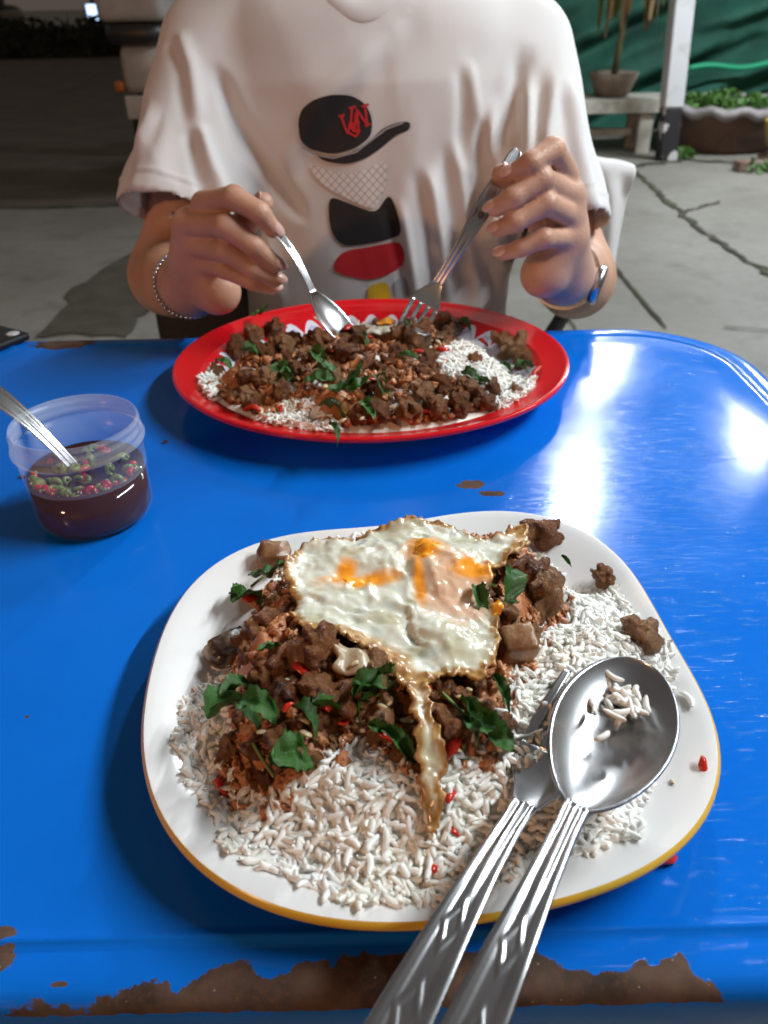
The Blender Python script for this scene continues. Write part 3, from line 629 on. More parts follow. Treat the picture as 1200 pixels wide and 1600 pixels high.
rice = empty('rice_mound', (0, 0, 0)); tag(rice, 'mound of white steamed rice under the stir-fry on the white plate', 'rice')
core_sheet('rice_bed', rice_poly, H_rice, M['ricebed'], rice)
P = sample_poly(rice_poly, 6800, lambda P: (poly_sd(P, rice_poly) > -.003) & (poly_sd(P, top_poly) < .016), rng)
d = poly_sd(P, rice_poly); N = hnormal(P, H_rice); lay = rng.uniform(-.0002, .0042, len(P)); lay = np.where(d < .006, np.minimum(lay, .0014), lay)
pts = np.c_[P, H_rice(P) + lay]; rots = rotmats(N, .32, rng); sc_g = rng.uniform(.72, 1.2, len(P))
def jit(a): return a
front = np.argsort(-(lay + .004 * (poly_sd(P, top_poly) < -.004) - .02 * P[:, 1]))[:290]
mask = np.ones(len(P), bool); mask[front] = False
batch('rice_grains', pts[mask], rots[mask], sc_g[mask], rice, M['rice'])
def grain_obj(p, rot, s, parent, k=None):
    o = bpy.data.objects.new('rice_grain', GM[random.randrange(4) if k is None else k]); COL.objects.link(o)
    mm = Matrix([[*(rot[i] * s), p[i]] for i in range(3)] + [[0, 0, 0, 1]]); o.matrix_world = mm
    if parent is not None: o.parent = parent
    return o
for i in front: grain_obj(pts[i], rots[i], sc_g[i], rice)
rrice = empty('rice_layer', (0, 0, 0)); tag(rrice, 'spread of white steamed rice on the red plate', 'rice')
core_sheet('rice_bed', R_rice, HR_rice, M['ricebed'], rrice, clip=lambda P: (.875 - RP.sval(P)) * .15)
P = sample_poly(R_rice, 5200, lambda P: (poly_sd(P, R_rice) > -.003) & (RP.sval(P) < .875) & (poly_sd(P, R_top) < .006), rng); N = hnormal(P, HR_rice); lay = rng.uniform(-.001, .0045, len(P))
pts = np.c_[P, HR_rice(P) + lay]; batch('rice_grains', pts, rotmats(N, .4, rng), rng.uniform(.85, 1.15, len(P)), rrice, M['rice'])

# ------------------------------------------------------------------ stir-fry pieces
def ico(sub):
    bm = bmesh.new(); bmesh.ops.create_icosphere(bm, subdivisions=sub, radius=1); v = np.array([q.co[:] for q in bm.verts]); f = [[w.index for w in q.verts] for q in bm.faces]; bm.free(); return v, f
IV, IF = ico(4)
def meat_mat(name, a, b, c):
    n = NT(name); k = n.noise(1.6, 5, .6); c1 = n.mix(n.ramp(k, .35, .65), a, b); c1 = n.mix(n.math('MULTIPLY', n.ramp(n.noise(4.5, 4, .6), .55, .72), .8), c1, c); n.color(c1)
    n.p.inputs['Specular IOR Level'].default_value = .5; n.set(Roughness=n.math('ADD', .08, n.math('MULTIPLY', n.noise(5), .35))); n.bump(n.noise(11, 6, .75), .9, .12); return n.m
M['meat'] = [meat_mat('browned mince', (.40, .135, .045), (.56, .25, .10), (.17, .05, .018)), meat_mat('light mince', (.52, .24, .10), (.64, .36, .18), (.28, .10, .038)), meat_mat('dark mince', (.27, .09, .033), (.42, .17, .065), (.09, .03, .012))]
LUMP = []
for i in range(12):
    s = IV; r = np.full(len(s), .30)
    for _g in range(48):
        cdir = rng.normal(0, 1, 3); cdir /= np.linalg.norm(cdir); c_ = cdir * rng.uniform(.15, .68); rad_ = rng.uniform(.12, .30); bq = s @ c_; disc = rad_ ** 2 - (c_ @ c_ - bq ** 2)
        r = np.maximum(r, np.where(disc > 0, bq + np.sqrt(np.maximum(disc, 0)), 0))
    r = r * (1 + .10 * np.abs(vnoise(s * 6 + i, i + 7)) + .09 * np.abs(vnoise(s * 12 + i, i + 9)) + .03 * vnoise(s * 22 + i, i + 3))
    v = s * r[:, None] * np.array([1, rng.uniform(.72, .95), rng.uniform(.62, .82)]); v /= np.abs(v).max()
    me = meshquads('meat_lump', v, np.array(IF)); me.materials.append(M['meat'][(0, 1, 0, 2, 0, 1, 0, 2, 1, 0, 0, 2)[i]]); LUMP.append(me)
GN, GRp = 'meat lumps heaped on the white plate', 'meat lumps scattered on the red plate'
def place(name, me, p, size, rot=None, label=None, cat=None, group=None):
    o = bpy.data.objects.new(name, me); COL.objects.link(o); o.location = tuple(p); o.scale = (size,) * 3 if np.isscalar(size) else size
    o.rotation_euler = rot if rot is not None else tuple(rng.uniform(0, 6.28, 3))
    if label: tag(o, label, cat, group)
    return o
PXM = .000245
def mpx(p): return float(np.dot(p - CAM, _f)) / FPX
def lump(u, v, rpx, H, label, group, k=None, up=.35):
    p = hit(u, v, H); s = rpx * mpx(p) * 1.3; p = p.copy()
    if H is HR:
        sv = float(RP.sval(p[None])[0])
        if sv > .82: p[:2] = RC + (p[:2] - RC) * .82 / sv; p[2] = float(HR(p[None, :2])[0])
    p[2] += s * up
    return place('minced_meat', LUMP[rng.integers(12) if k is None else k], p, s, None, label, 'meat', group)
LN = 'browned lump of minced meat heaped on the rice of the white plate'
for u, v, s in ((848, 955, 46), (832, 918, 34), (812, 902, 26), (790, 965, 22), (418, 990, 32), (470, 1000, 36), (445, 1040, 34), (452, 1100, 34), (492, 1088, 32), (530, 1108, 36), (500, 1035, 42), (600, 1150, 36), (560, 1098, 30), (640, 1112, 28), (645, 1172, 36), (700, 1152, 38), (690, 1085, 32), (782, 1148, 27), (440, 1165, 30), (462, 1192, 26), (402, 1178, 22), (362, 1176, 22), (412, 1226, 20), (522, 1168, 12), (660, 1205, 24), (585, 1060, 36), (545, 1140, 22), (420, 1060, 30), (395, 1010, 26), (610, 1100, 26), (500, 1130, 24), (720, 1110, 26), (740, 1070, 24), (385, 1130, 24), (470, 1140, 22), (350, 1188, 12), (570, 1020, 34), (630, 1040, 30), (480, 945, 30), (530, 980, 34), (670, 1130, 26), (755, 1115, 18), (825, 995, 26), (448, 1065, 22), (680, 1230, 12)):
    lump(u, v, s, H_near, LN, GN, up=.28 + .25 * rng.random())
for _ in range(60):
    P = sample_poly(top_poly, 1, lambda P: poly_sd(P, top_poly) > .006, rng)[0]; place('minced_meat', LUMP[rng.integers(12)], (*P, float(H_near(P[None])[0]) - .001), rng.uniform(.005, .0095), None, LN, 'meat', GN)
lump(845, 845, 30, H_near, 'crisp brown meat lump beside the lacy egg edge at the plate rim', None, 0); lump(868, 826, 8, H_near, 'tiny brown crumb of meat on the bare rim beyond the egg', None, 4, .8)
lump(940, 914, 20, H_near, 'single small brown meat lump at the far edge of the rice', None, 6, .7); lump(1000, 1010, 30, H_near, 'reddish brown meat lump behind the spoon bowl', None, 1, .7); lump(976, 995, 10, H_near, 'small brown meat crumb touching the lump behind the spoon bowl', None, 2, .8)
LR = 'browned lump of minced meat scattered over the rice of the red plate'
lu = [(800, 555, 26), (785, 545, 20), (815, 570, 20), (818, 618, 15), (690, 512, 20), (655, 535, 24), (640, 520, 18), (700, 530, 16), (340, 590, 16), (325, 633, 16), (378, 640, 22), (360, 650, 16), (395, 535, 20), (430, 525, 18), (370, 555, 20), (410, 560, 20), (450, 550, 20), (540, 560, 22), (575, 575, 16), (620, 560, 16), (600, 610, 16), (660, 620, 22), (690, 610, 20), (720, 645, 22), (755, 635, 22), (640, 655, 26), (600, 680, 20), (560, 680, 18), (700, 660, 20), (770, 620, 18), (740, 570, 14), (480, 560, 18), (505, 540, 18), (415, 600, 22), (440, 620, 20), (460, 585, 18), (385, 600, 20), (520, 600, 16), (560, 540, 16), (620, 530, 16), (670, 570, 16), (730, 610, 16), (680, 640, 18)]
for u, v, s in lu: lump(u, v, s * .95, HR, LR, GRp, up=.42)
for _ in range(90):
    P = sample_poly(R_top, 1, lambda P: (poly_sd(P, R_top) > .003) & (RP.sval(P) < .80), rng)[0]; place('minced_meat', LUMP[rng.integers(12)], (*P, float(HR(P[None])[0]) + .001), rng.uniform(.005, .011), None, LR, 'meat', GRp)
def worley(P, cell, seed):
    q = P / cell; i = np.floor(q); dmin = np.full(len(P), 9.0)
    for a in (-1, 0, 1):
        for b in (-1, 0, 1):
            ii = (i + [a, b]).astype(np.int64); z0 = np.zeros(len(P), np.int64); f_ = ii + np.c_[_hash(ii[:, 0], ii[:, 1], z0, seed), _hash(ii[:, 0], ii[:, 1], z0, seed + 1)]; dmin = np.minimum(dmin, np.hypot(*(q - f_).T))
    return dmin
def bumps(P, seed): return .0042 * np.sqrt(np.clip(1 - worley(P, .0095, seed) ** 2, 0, 1)) + .0019 * np.sqrt(np.clip(1 - worley(P, .004, seed + 3) ** 2, 0, 1)) + .0006 * np.sqrt(np.clip(1 - worley(P, .0018, seed + 5) ** 2, 0, 1))
n = NT('mince bed'); k = n.noise(170, 5, .6); c1 = n.mix(n.ramp(k, .35, .65), (.36, .115, .04), (.54, .23, .09)); n.color(n.mix(n.math('MULTIPLY', n.ramp(n.noise(420, 4, .6), .55, .72), .7), c1, (.11, .04, .02))); n.set(Roughness=.3); n.bump(n.noise(900, 4, .7), .5, .0008); M['minceb'] = n.m
CV = []
_iv, _if = ico(3)
for i in range(5):
    q = _iv * (.75 + .75 * fbm(_iv * 2.6 + i * 7, i + 60, 2) + .55 * np.abs(vnoise(_iv * 3.6 + i, i + 66)))[:, None] * [1.25, .9, .75]; CV.append((q, _if))
def crumbs(name, poly, H, k, label, cond, lo=.0012, hi=.0034):
    P = sample_poly(poly, k, cond, rng); o = batch(name, np.c_[P, H(P) + rng.uniform(-.001, .0035, k)], rotmats(hnormal(P, H), .8, rng), lo + (hi - lo) * rng.random(k) ** 2, None, M['minceb'], CV); tag(o, label, 'mince')
crumbs('mince_crumbs', top_poly, lambda P: H_near(P), 900, 'fine oily mince crumbs all over the heap on the white plate', lambda P: (poly_sd(P, top_poly) > -.002) & (poly_sd(P, egg_guard) < .003))
crumbs('mince_crumbs', R_top, lambda P: HR(P), 1000, 'fine oily mince crumbs all over the red plate', lambda P: (poly_sd(P, R_top) > -.003) & (RP.sval(P) < .85), .0013, .0034)
def shred(P, c): return fbm(np.c_[P * 120, 0 * P[:, 0]], 19, 3) * c
o = core_sheet('mince_bed', top_poly, lambda P: np.minimum(H_rice(P) - .0065 + sstep(poly_sd(P, top_poly), .0, .022) * .0115 + bumps(P, 5) * 1.35, np.where(poly_sd(P, egg_guard) > -.002, .790, 9)), M['minceb'], None, .0008, 0, lambda P: poly_sd(P, top_poly) - .003 + shred(P, .006)); tag(o, 'bed of fine browned mince under the lumps on the white plate', 'mince'); o['kind'] = 'stuff'
o = core_sheet('mince_bed', R_top, lambda P: HR_rice(P) - .0080 + bumps(P, 15) * 1.3 + .006 * sstep(fbm(np.c_[P * 33, 0 * P[:, 0]], 44, 2) + .05, -.1, .35), M['minceb'], None, .0012, 0, lambda P: np.minimum(poly_sd(P, R_top) - .002 + shred(P, .006), (.83 - RP.sval(P)) * .15)); tag(o, 'bed of fine browned mince among the rice on the red plate', 'mince'); o['kind'] = 'stuff'
# eggplant chunks: smooth cut wedges
def chunk(name, dims, seed, mt):
    bm = bmesh.new(); bmesh.ops.create_cube(bm, size=1); bmesh.ops.subdivide_edges(bm, edges=bm.edges, cuts=7, use_grid_fill=True); bm.verts.ensure_lookup_table()
    v = np.array([q.co[:] for q in bm.verts]) * 2; f = [[w.index for w in q.verts] for q in bm.faces]; bm.free()
    l = np.linalg.norm(v, axis=1, keepdims=True); c = np.abs(v).max(1, keepdims=True); v = v * (.62 + .38 * c / l); v[:, 2] *= 1 + .25 * v[:, 0]
    v = v + .16 * np.c_[fbm(v * 1.4 + seed, seed), fbm(v * 1.4 + seed, seed + 5), fbm(v * 1.4 + seed, seed + 9)] + .03 * fbm(v * 7, seed, 2)[:, None]
    me = meshquads(name, v * np.array(dims) / 2, np.array(f)); me.materials.append(mt); return me
n = NT('fried eggplant'); k = n.noise(90, 5); n.color(n.mix(n.ramp(k, .4, .68), (.16, .065, .026), (.34, .19, .09))); n.set(Roughness=.3); n.bump(n.noise(500, 4), .35, .0008); M['egpl'] = n.m
n = NT('dark eggplant skin'); k = n.noise(70, 5); n.color(n.mix(n.ramp(k, .45, .6), (.045, .022, .014), (.28, .2, .12))); n.set(Roughness=.25); n.bump(n.noise(400, 4), .35, .0008); M['egpd'] = n.m
for u, v, dm, mt, rot, lb, k in ((428, 882, (.017, .013, .014), 'egpl', (.3, .4, .3), 'golden brown eggplant wedge standing at the left tip of the egg', 3), (358, 1028, (.022, .013, .012), 'egpd', (.4, .3, .9), 'dark skinned eggplant wedge lying on bare rice at the heap side', 6), (802, 1028, (.016, .014, .018), 'egpl', (.2, .1, .2), 'brown eggplant chunk with a rice grain, right of the egg', 9), (480, 1040, (.016, .012, .02), 'egpl', (.9, .2, .4), 'long eggplant chunk half hidden below the egg', 12)):
    p = hit(u, v, H_near); p[2] += .006; o = place('eggplant_chunk', chunk('eggplant_chunk', dm, k, M[mt]), p, 1, rot, lb, 'vegetable')
for u, v, dm, k in ((650, 540, (.026, .016, .016), 2), (710, 520, (.022, .014, .014), 8)):
    p = hit(u, v, HR); p[2] += .006; place('eggplant_chunk', chunk('eggplant_chunk', dm, k, M['egpd']), p, 1, (.3, .2, k), 'dark eggplant chunk on the red plate near the fork', 'vegetable', 'eggplant near the fork')
# pale mushroom-like flap below the egg
def sheet(name, out, step, zf, mt, parent=None, thick=.001, attrs=None, inner=True):
    out = np.asarray(out, float); lo, hi = out.min(0), out.max(0); pts = [tuple(p) for p in out]; nb = len(pts)
    gx_, gy_ = np.meshgrid(np.arange(lo[0], hi[0], step), np.arange(lo[1], hi[1], step), indexing='ij'); G = np.c_[gx_.ravel(), gy_.ravel()]; G = G + rng.uniform(-.2, .2, G.shape) * step
    G = G[poly_sd(G, out) > step * .45]; pts = [Vector(p) for p in pts] + [Vector(p) for p in G]
    r = delaunay_2d_cdt(pts, [], [list(range(nb))], 1, 1e-7); V2 = np.array([v[:] for v in r[0]]); F = [list(q) for q in r[2] if len(q) == 3]
    z = zf(V2); me = meshdata(name, np.c_[V2, z] if z.ndim == 1 else z, F)
    o = obj(name, me, mt, parent)
    if thick:
        mo = o.modifiers.new('s', 'SOLIDIFY'); mo.thickness = thick; mo.offset = -1
    return o, V2
def smooth_outline(P, k=6, it=2, jit=0):
    P = np.asarray(P, float); Q = np.concatenate([np.linspace(a, b, k, endpoint=False) for a, b in zip(P, np.roll(P, -1, 0))])
    for _ in range(it): Q = .25 * np.roll(Q, 1, 0) + .5 * Q + .25 * np.roll(Q, -1, 0)
    if jit:
        t = np.roll(Q, -1, 0) - np.roll(Q, 1, 0); nn = np.c_[t[:, 1], -t[:, 0]]; nn /= np.linalg.norm(nn, axis=1)[:, None] + 1e-9; Q = Q + nn * (fbm(np.c_[Q * 320, 0 * Q[:, 0]], 3, 2) * jit)[:, None]
    return Q
n = NT('pale mushroom'); n.color(n.mix(n.ramp(n.noise(160), .4, .7), (.42, .33, .22), (.3, .19, .1))); n.set(Roughness=.3); n.bump(n.noise(380, 3), .3, .0006); M['mush'] = n.m
fl = smooth_outline(pz([(520, 1040), (545, 1018), (590, 1015), (605, 1040), (612, 1062), (580, 1075), (520, 1073), (535, 1055)], .795), 5, 2)
o, _ = sheet('mushroom_slice', fl, .0015, lambda Q: H_near(Q) + .008 + .0015 * np.sin(Q[:, 0] * 500), M['mush'], None, .002); tag(o, 'pale thin mushroom slice poking out below the egg', 'mushroom')

# basil leaves
n = NT('fried basil'); k = n.noise(60, 5); n.color(n.mix(n.ramp(k, .35, .7), (.014, .06, .008), (.06, .185, .025))); n.set(Roughness=.24); n.bump(n.noise(260, 4), .5, .001); M['basil'] = n.m
M['stem'] = pm('basil stem', (.12, .2, .04), (.2, .24, .07), scale=80, rough=.35)
def leaf_mesh(L, Wd, curl, seed, fold=.5):
    """leaf along +X with a folded midrib, toothed margin and curl"""
    nr, nc = 22, 9; v = []; r_ = random.Random(seed)
    for i in range(nr):
        t = i / (nr - 1); w = Wd * (math.sin(math.pi * min(1, t * .97 + .02) ** .8)) ** .8 * (1 + .10 * math.sin(i * 2.4)); a = curl * t
        cx = L * (math.sin(a) / curl if abs(curl) > .01 else t); cz = -L * ((1 - math.cos(a)) / curl if abs(curl) > .01 else 0)
        for j in range(nc):
            s = -1 + 2 * j / (nc - 1); yy = s * w / 2; zz = abs(s) * w * fold * .5 + .0006 * math.sin(i * 1.3 + abs(s) * 3) + w * .09 * math.sin(i * .9 + s * 2 + seed); tw = .5 * math.sin(seed) * t
            v.append((cx, yy * math.cos(tw) - zz * math.sin(tw), cz + yy * math.sin(tw) + zz * math.cos(tw)))
    v = np.array(v); v[:, 2] += .09 * fbm(v * 5 + seed * 3.3, seed, 2); v[:, 1] += .05 * fbm(v * 6 + seed, seed + 20, 2)
    me = meshquads('basil_leaf', v, grid_faces(nr, nc)); me.materials.append(M['basil']); return me
LEAF = [leaf_mesh(1, w, c, i, f) for i, (w, c, f) in enumerate(((.46, 1.3, .8), (.42, 2.0, 1.1), (.52, -1.0, .6), (.34, 1.5, 1.5), (.5, .8, .75), (.38, -1.6, 1.1), (.28, 1.2, 1.8), (.56, 1.4, .6)))]
GL = 'basil leaves on the white plate'; GLR = 'basil leaves on the red plate'
def leaf(u, v, lpx, deg, k, H, label, group, up=.004, pitch=None, roll=None):
    p = hit(u, v, H); L = lpx * mpx(p) * (1.4 if H is not HR else 1.2); a = R(-deg); e = Euler(((rng.uniform(-.6, .6) if roll is None else roll), (rng.uniform(-.3, .2) if pitch is None else pitch), a))
    mtx = e.to_matrix(); off = mtx @ Vector((L * .45, 0, 0)); p = np.array(p) - np.array(off); p[2] = p[2] + up + abs(off.z) * .4 + .002
    o = place('basil_leaf', LEAF[k], p, L, e, label, 'leaf', group); return o
LB = 'dark green wilted basil leaf on the white plate heap'
for u, v, l, dg, k in ((372, 1118, 90, -55, 3), (385, 1100, 62, -40, 0), (425, 1135, 70, 10, 1), (475, 1208, 78, -30, 7), (455, 1225, 50, 20, 4), (395, 955, 62, -60, 0), (425, 938, 58, 25, 2), (385, 968, 40, 50, 5), (592, 1100, 66, -10, 3), (575, 1110, 52, -50, 6), (615, 1095, 46, 30, 5), (735, 1082, 78, 12, 0), (720, 1068, 46, 25, 6), (765, 1170, 80, 32, 3), (735, 1150, 60, 70, 6), (795, 1190, 56, 10, 1), (740, 1185, 46, 80, 5), (795, 928, 62, 40, 7), (800, 945, 56, 90, 0), (625, 1196, 66, 45, 6), (600, 1175, 40, 20, 3), (430, 1045, 36, -30, 4), (780, 1110, 48, 70, 6), (520, 1135, 56, -15, 6), (490, 1150, 50, 30, 3), (560, 1130, 42, 160, 1), (880, 905, 18, 60, 6), (395, 1145, 45, 30, 0)):
    leaf(u, v, l, dg, k, H_near, LB, GL, .011)
for u, v, l, dg, k in ((440, 597, 48, 75, 7), (455, 600, 30, -30, 0), (520, 600, 58, 8, 0), (505, 575, 44, 40, 1), (545, 640, 60, 10, 2), (530, 655, 56, -5, 0), (560, 620, 46, -20, 5), (600, 622, 44, 60, 3), (500, 612, 46, 190, 4), (640, 575, 34, 0, 6), (740, 605, 40, 25, 3), (760, 615, 30, 10, 6), (820, 582, 30, -40, 7), (815, 590, 26, 20, 0), (570, 545, 30, 50, 3), (645, 525, 30, 30, 7), (410, 510, 30, 0, 2), (355, 583, 34, 20, 0), (400, 565, 40, -10, 3), (725, 515, 26, -50, 1), (525, 690, 36, 60, 6), (575, 655, 40, 70, 4), (790, 590, 24, 40, 6)):
    leaf(u, v, l, dg, k, HR, 'dark green wilted basil leaf on the red plate', GLR, .008)
def stem(pts, lb, H=None, r=.0007):
    P = [hit(u, v, H_near) + np.array([0, 0, .008]) for u, v in pts]; q = []
    for a, b in zip(P[:-1], P[1:]): q += [a + (b - a) * t for t in (0, .25, .5, .75)]
    q.append(P[-1]); o = tubeobj('herb_twig', smooth_open(q), r, M['stem'], None, 8); tag(o, lb, 'herb')
def smooth_open(P, it=3):
    P = np.array(P, float)
    for _ in range(it): P[1:-1] = .25 * P[:-2] + .5 * P[1:-1] + .25 * P[2:]
    return P
stem([(398, 1182), (415, 1210), (432, 1235)], 'pale basil stem ending in the leaf at the heap front'); stem([(690, 1105), (725, 1140), (765, 1160), (790, 1185)], 'forked basil stem right of the hanging egg strip'); stem([(437, 905), (415, 918), (395, 935)], 'short basil stem under the left tip of the egg'); stem([(545, 1120), (590, 1112), (628, 1078)], 'basil stem below the mushroom slice')
# chillies and garlic
M['chili'] = pm('red chilli', (.42, .008, .006), (.55, .035, .01), scale=120, rough=.18); M['garlic'] = pm('chopped garlic', (.62, .52, .34), (.5, .38, .2), scale=150, rough=.3, sss=.2, sssr=.002)
def chili_mesh(k):
    nr, nc = 12, 7; t, c = np.meshgrid(np.linspace(0, 1, nr), np.linspace(-1, 1, nc), indexing='ij'); t = t.ravel(); c = c.ravel(); w = (.17 + .07 * (k % 3)) * np.sin(np.clip(t * 2.9 + .2, 0, 3.1)) ** .5
    a = c * (1.1 + .25 * k % 1); P = np.c_[t - .5, w * np.sin(a) + .13 * np.sin(t * 2.6 + k), w * np.cos(a) * .8 - .12 * np.cos(t * 3.0 + k) - .1]; P = P + .05 * np.c_[0 * t, fbm(P * 4 + k * 3, k, 2), fbm(P * 4 + k * 5, k + 9, 2)]
    f = grid_faces(nr, nc); V = np.concatenate([P, P * [1, .8, 1] - [0, 0, .06]]); F = np.concatenate([f, f[:, ::-1] + len(P)])
    e = [j for j in range(nc)] + [i * nc + nc - 1 for i in range(1, nr)] + [(nr - 1) * nc + j for j in range(nc - 2, -1, -1)] + [i * nc for i in range(nr - 2, 0, -1)]; e = np.array(e); F = np.concatenate([F, np.stack([e, e + len(P), np.roll(e, -1) + len(P), np.roll(e, -1)], -1)])
    me = meshquads('chilli_slice', V, F); me.materials.append(M['chili']); return me
CH = [chili_mesh(k) for k in range(5)]
GC = 'chilli slices on the white plate'; GCR = 'chilli slices on the red plate'
def bit(name, me, u, v, spx, H, lb, cat, g, up=.006, sc=None):
    p = hit(u, v, H); s = spx * mpx(p) * (1.35 if name == 'chilli_slice' else 1); p = p + np.array([0, 0, up]); return place(name, me, p, s if sc is None else tuple(s * q for q in sc), (rng.uniform(-.4, .4), rng.uniform(-.4, .4), rng.uniform(0, 6.28)), lb, cat, g)
for u, v, s in ((395, 955, 22), (473, 1068, 30), (514, 1121, 26), (620, 1165, 34), (610, 1172, 28), (705, 1193, 26), (580, 1083, 18), (455, 1130, 16), (400, 1105, 18), (670, 1085, 20), (540, 1150, 18), (430, 1190, 22), (770, 1150, 14), (820, 908, 14), (655, 1140, 18)): bit('chilli_slice', CH[rng.integers(5)], u, v, s, H_near, 'glossy red chilli slice in the heap on the white plate', 'chilli', GC, .009)
for u, v, s, lb in ((349, 1234, 26, 'red chilli piece on the rice beside the heap front'), (700, 1250, 28, 'red chilli sliver beside the end of the egg strip'), (708, 1305, 18, 'red chilli tip in the bare rice near the fork'), (676, 1362, 24, 'brown chilli bit in the rice at the plate front')): bit('chilli_slice', CH[1], u, v, s, H_near, lb, 'chilli', None, .003)
for u, v, s in ((440, 522, 14), (545, 525, 16), (575, 540, 12), (580, 605, 20), (600, 610, 16), (670, 655, 24), (395, 652, 24), (442, 650, 18), (345, 570, 14), (690, 560, 16), (838, 590, 20), (755, 545, 14), (655, 560, 14), (760, 610, 12), (520, 560, 12), (700, 520, 14)): bit('chilli_slice', CH[rng.integers(5)], u, v, s, HR, 'glossy red chilli slice on the red plate', 'chilli', GCR, .007)
GAR = []
for i in range(4):
    v, f = ico(2); v = v * (1 + .6 * fbm(v * 1.8 + i * 7, i))[:, None] * [1.1, .65, .4]; me = meshquads('garlic_bit', v, np.array(f)); me.materials.append(M['garlic']); GAR.append(me)
for u, v, s in [(455, 1087, 10), (400, 1000, 6), (635, 1150, 9), (480, 1150, 8), (600, 1128, 10), (565, 1100, 7), (610, 1120, 8), (420, 1030, 7), (480, 1170, 9)] + [(rng.uniform(400, 800), rng.uniform(1040, 1200), rng.uniform(4, 8)) for _ in range(8)]:
    p = hit(u, v, H_near)
    if poly_sd(p[None, :2], top_poly)[0] > .003: bit('garlic_bit', GAR[rng.integers(4)], u, v, s, H_near, 'pale chopped garlic bit in the heap on the white plate', 'garlic', 'garlic bits on the white plate', .0085)
for _ in range(24):
    u, v = rng.uniform(330, 830), rng.uniform(510, 680); p = hit(u, v, HR)
    if poly_sd(p[None, :2], R_top)[0] > .004: bit('garlic_bit', GAR[rng.integers(4)], u, v, rng.uniform(4, 8), HR, 'pale chopped garlic bit on the red plate', 'garlic', 'garlic bits on the red plate', .006)

# ------------------------------------------------------------------ fried egg
egg_px = [(443, 905), (455, 880), (470, 850), (500, 843), (525, 848), (560, 828), (590, 815), (620, 812), (650, 808), (690, 815), (720, 822), (760, 842), (795, 826), (822, 828), (824, 860), (800, 885), (772, 900), (768, 930), (776, 965), (775, 1010), (772, 1045), (750, 1058), (715, 1058), (690, 1066), (668, 1085), (668, 1115), (690, 1140), (697, 1175), (690, 1225), (682, 1255), (668, 1252), (660, 1215), (654, 1170), (646, 1125), (634, 1090), (612, 1066), (606, 1045), (575, 1022), (545, 1012), (515, 1003), (480, 987), (455, 975), (462, 945)]
ZE = .7985
E0 = np.array([onz(u, v, ZE)[:2] for u, v in egg_px]); eo = smooth_outline(E0, 9, 2, .0022)
ex = lambda u, v: onz(u, v, ZE)[:2]
yk1, yk2, run = ex(668, 868), ex(728, 908), ex(560, 908); strip_top = ex(660, 1080)[1]
def egg_z(Q):
    d = poly_sd(Q, eo); P3 = np.c_[Q, 0 * Q[:, 0]]; base = H_near(Q); drop = sstep(Q[:, 1], ex(0, 1255)[1], ex(0, 1060)[1])
    # drape: the strip hangs down over the heap front, the rest rides on the heap
    z = ZE + .0015 - .004 * sstep(Q[:, 1], ex(0, 900)[1], ex(0, 815)[1]); low = np.maximum(base + .0085, .779); z = low * (1 - drop) + z * drop
    ang = np.stack([Q[:, 0] * 1.0 + Q[:, 1] * .35, Q[:, 1] * 1.0, 0 * Q[:, 0]], 1)
    wr = .0042 * fbm(ang * 48, 51, 2) + .0012 * (1 - np.abs(vnoise(ang * np.array([110, 60, 1]) + 1.5 * fbm(P3 * 50, 8)[:, None], 61)) * 2) + .0004 * (1 - 2 * np.abs(vnoise(ang * np.array([230, 120, 1]) + 2.2 * fbm(P3 * 70, 9)[:, None], 64))) + .0002 * vnoise(P3 * 260, 62) + .00012 * vnoise(P3 * 700, 63)
    crisp = 1 - sstep(d, 0, .008); z = z + wr * (1 + .2 * crisp) + crisp * (.0022 * np.abs(vnoise(P3 * 260, 71)) + .0016 * np.abs(vnoise(P3 * 520, 72))) + .0025 * np.exp(-(d / .004) ** 2) * vnoise(P3 * 70, 77)
    for c_, r_, h_ in ((ex(702, 900), .0195, .0060), (yk1, .008, .0018)):
        q = np.hypot(*(Q - c_).T) / r_; z = z + h_ * np.clip(1 - q * q, 0, 1) ** .8
    return z
n = NT('fried egg white'); C_ = n.n('ShaderNodeAttribute', attribute_name='tint').outputs['Color']; n.color(C_); n.set(Roughness=.2); n.p.inputs['Subsurface Weight'].default_value = .25; n.p.inputs['Subsurface Radius'].default_value = (1, .8, .5); n.p.inputs['Subsurface Scale'].default_value = .002
n.bump(n.noise(260, 3, .5), .12, .0006); n.p.inputs['Coat Weight'].default_value = .1; n.p.inputs['Coat Roughness'].default_value = .12; M['eggw'] = n.m
egg = empty('fried_egg', (0, 0, 0)); tag(egg, 'fried egg with runny orange yolk and browned lacy edge', 'egg')
o, Q = sheet('egg_white', eo, .0011, egg_z, M['eggw'], egg, .0016)
d = poly_sd(Q, eo); P3 = np.c_[Q, 0 * Q[:, 0]]; nz = fbm(P3 * 130, 90, 3)
white = np.array([.66, .66, .56]); cream = np.array([.50, .47, .33]); brown = np.array([.25, .105, .03]); gold = np.array([.46, .27, .095]); pink = np.array([.70, .42, .27]); orange = np.array([.86, .33, .025])
colr = white + (cream - white) * sstep(fbm(P3 * np.array([70, 110, 1]), 95, 3), -.15, .45)[:, None]
ys = sstep(Q[:, 1], ex(0, 1075)[1], ex(0, 1020)[1]); front_edge = sstep(-(Q[:, 1] - ex(0, 985)[1]), 0, .01) * sstep(Q[:, 1], ex(0, 1120)[1], ex(0, 1075)[1])
wid = .0028 + .0085 * front_edge * (1 - sstep(Q[:, 0], ex(640, 1050)[0], ex(680, 1050)[0])) + .003 * sstep(-(Q[:, 0] - ex(480, 900)[0]), 0, .012) + .004 * sstep(Q[:, 0] - ex(775, 860)[0], 0, .004) + .0005 * (1 - sstep(Q[:, 1], ex(0, 1110)[1], ex(0, 1070)[1]))
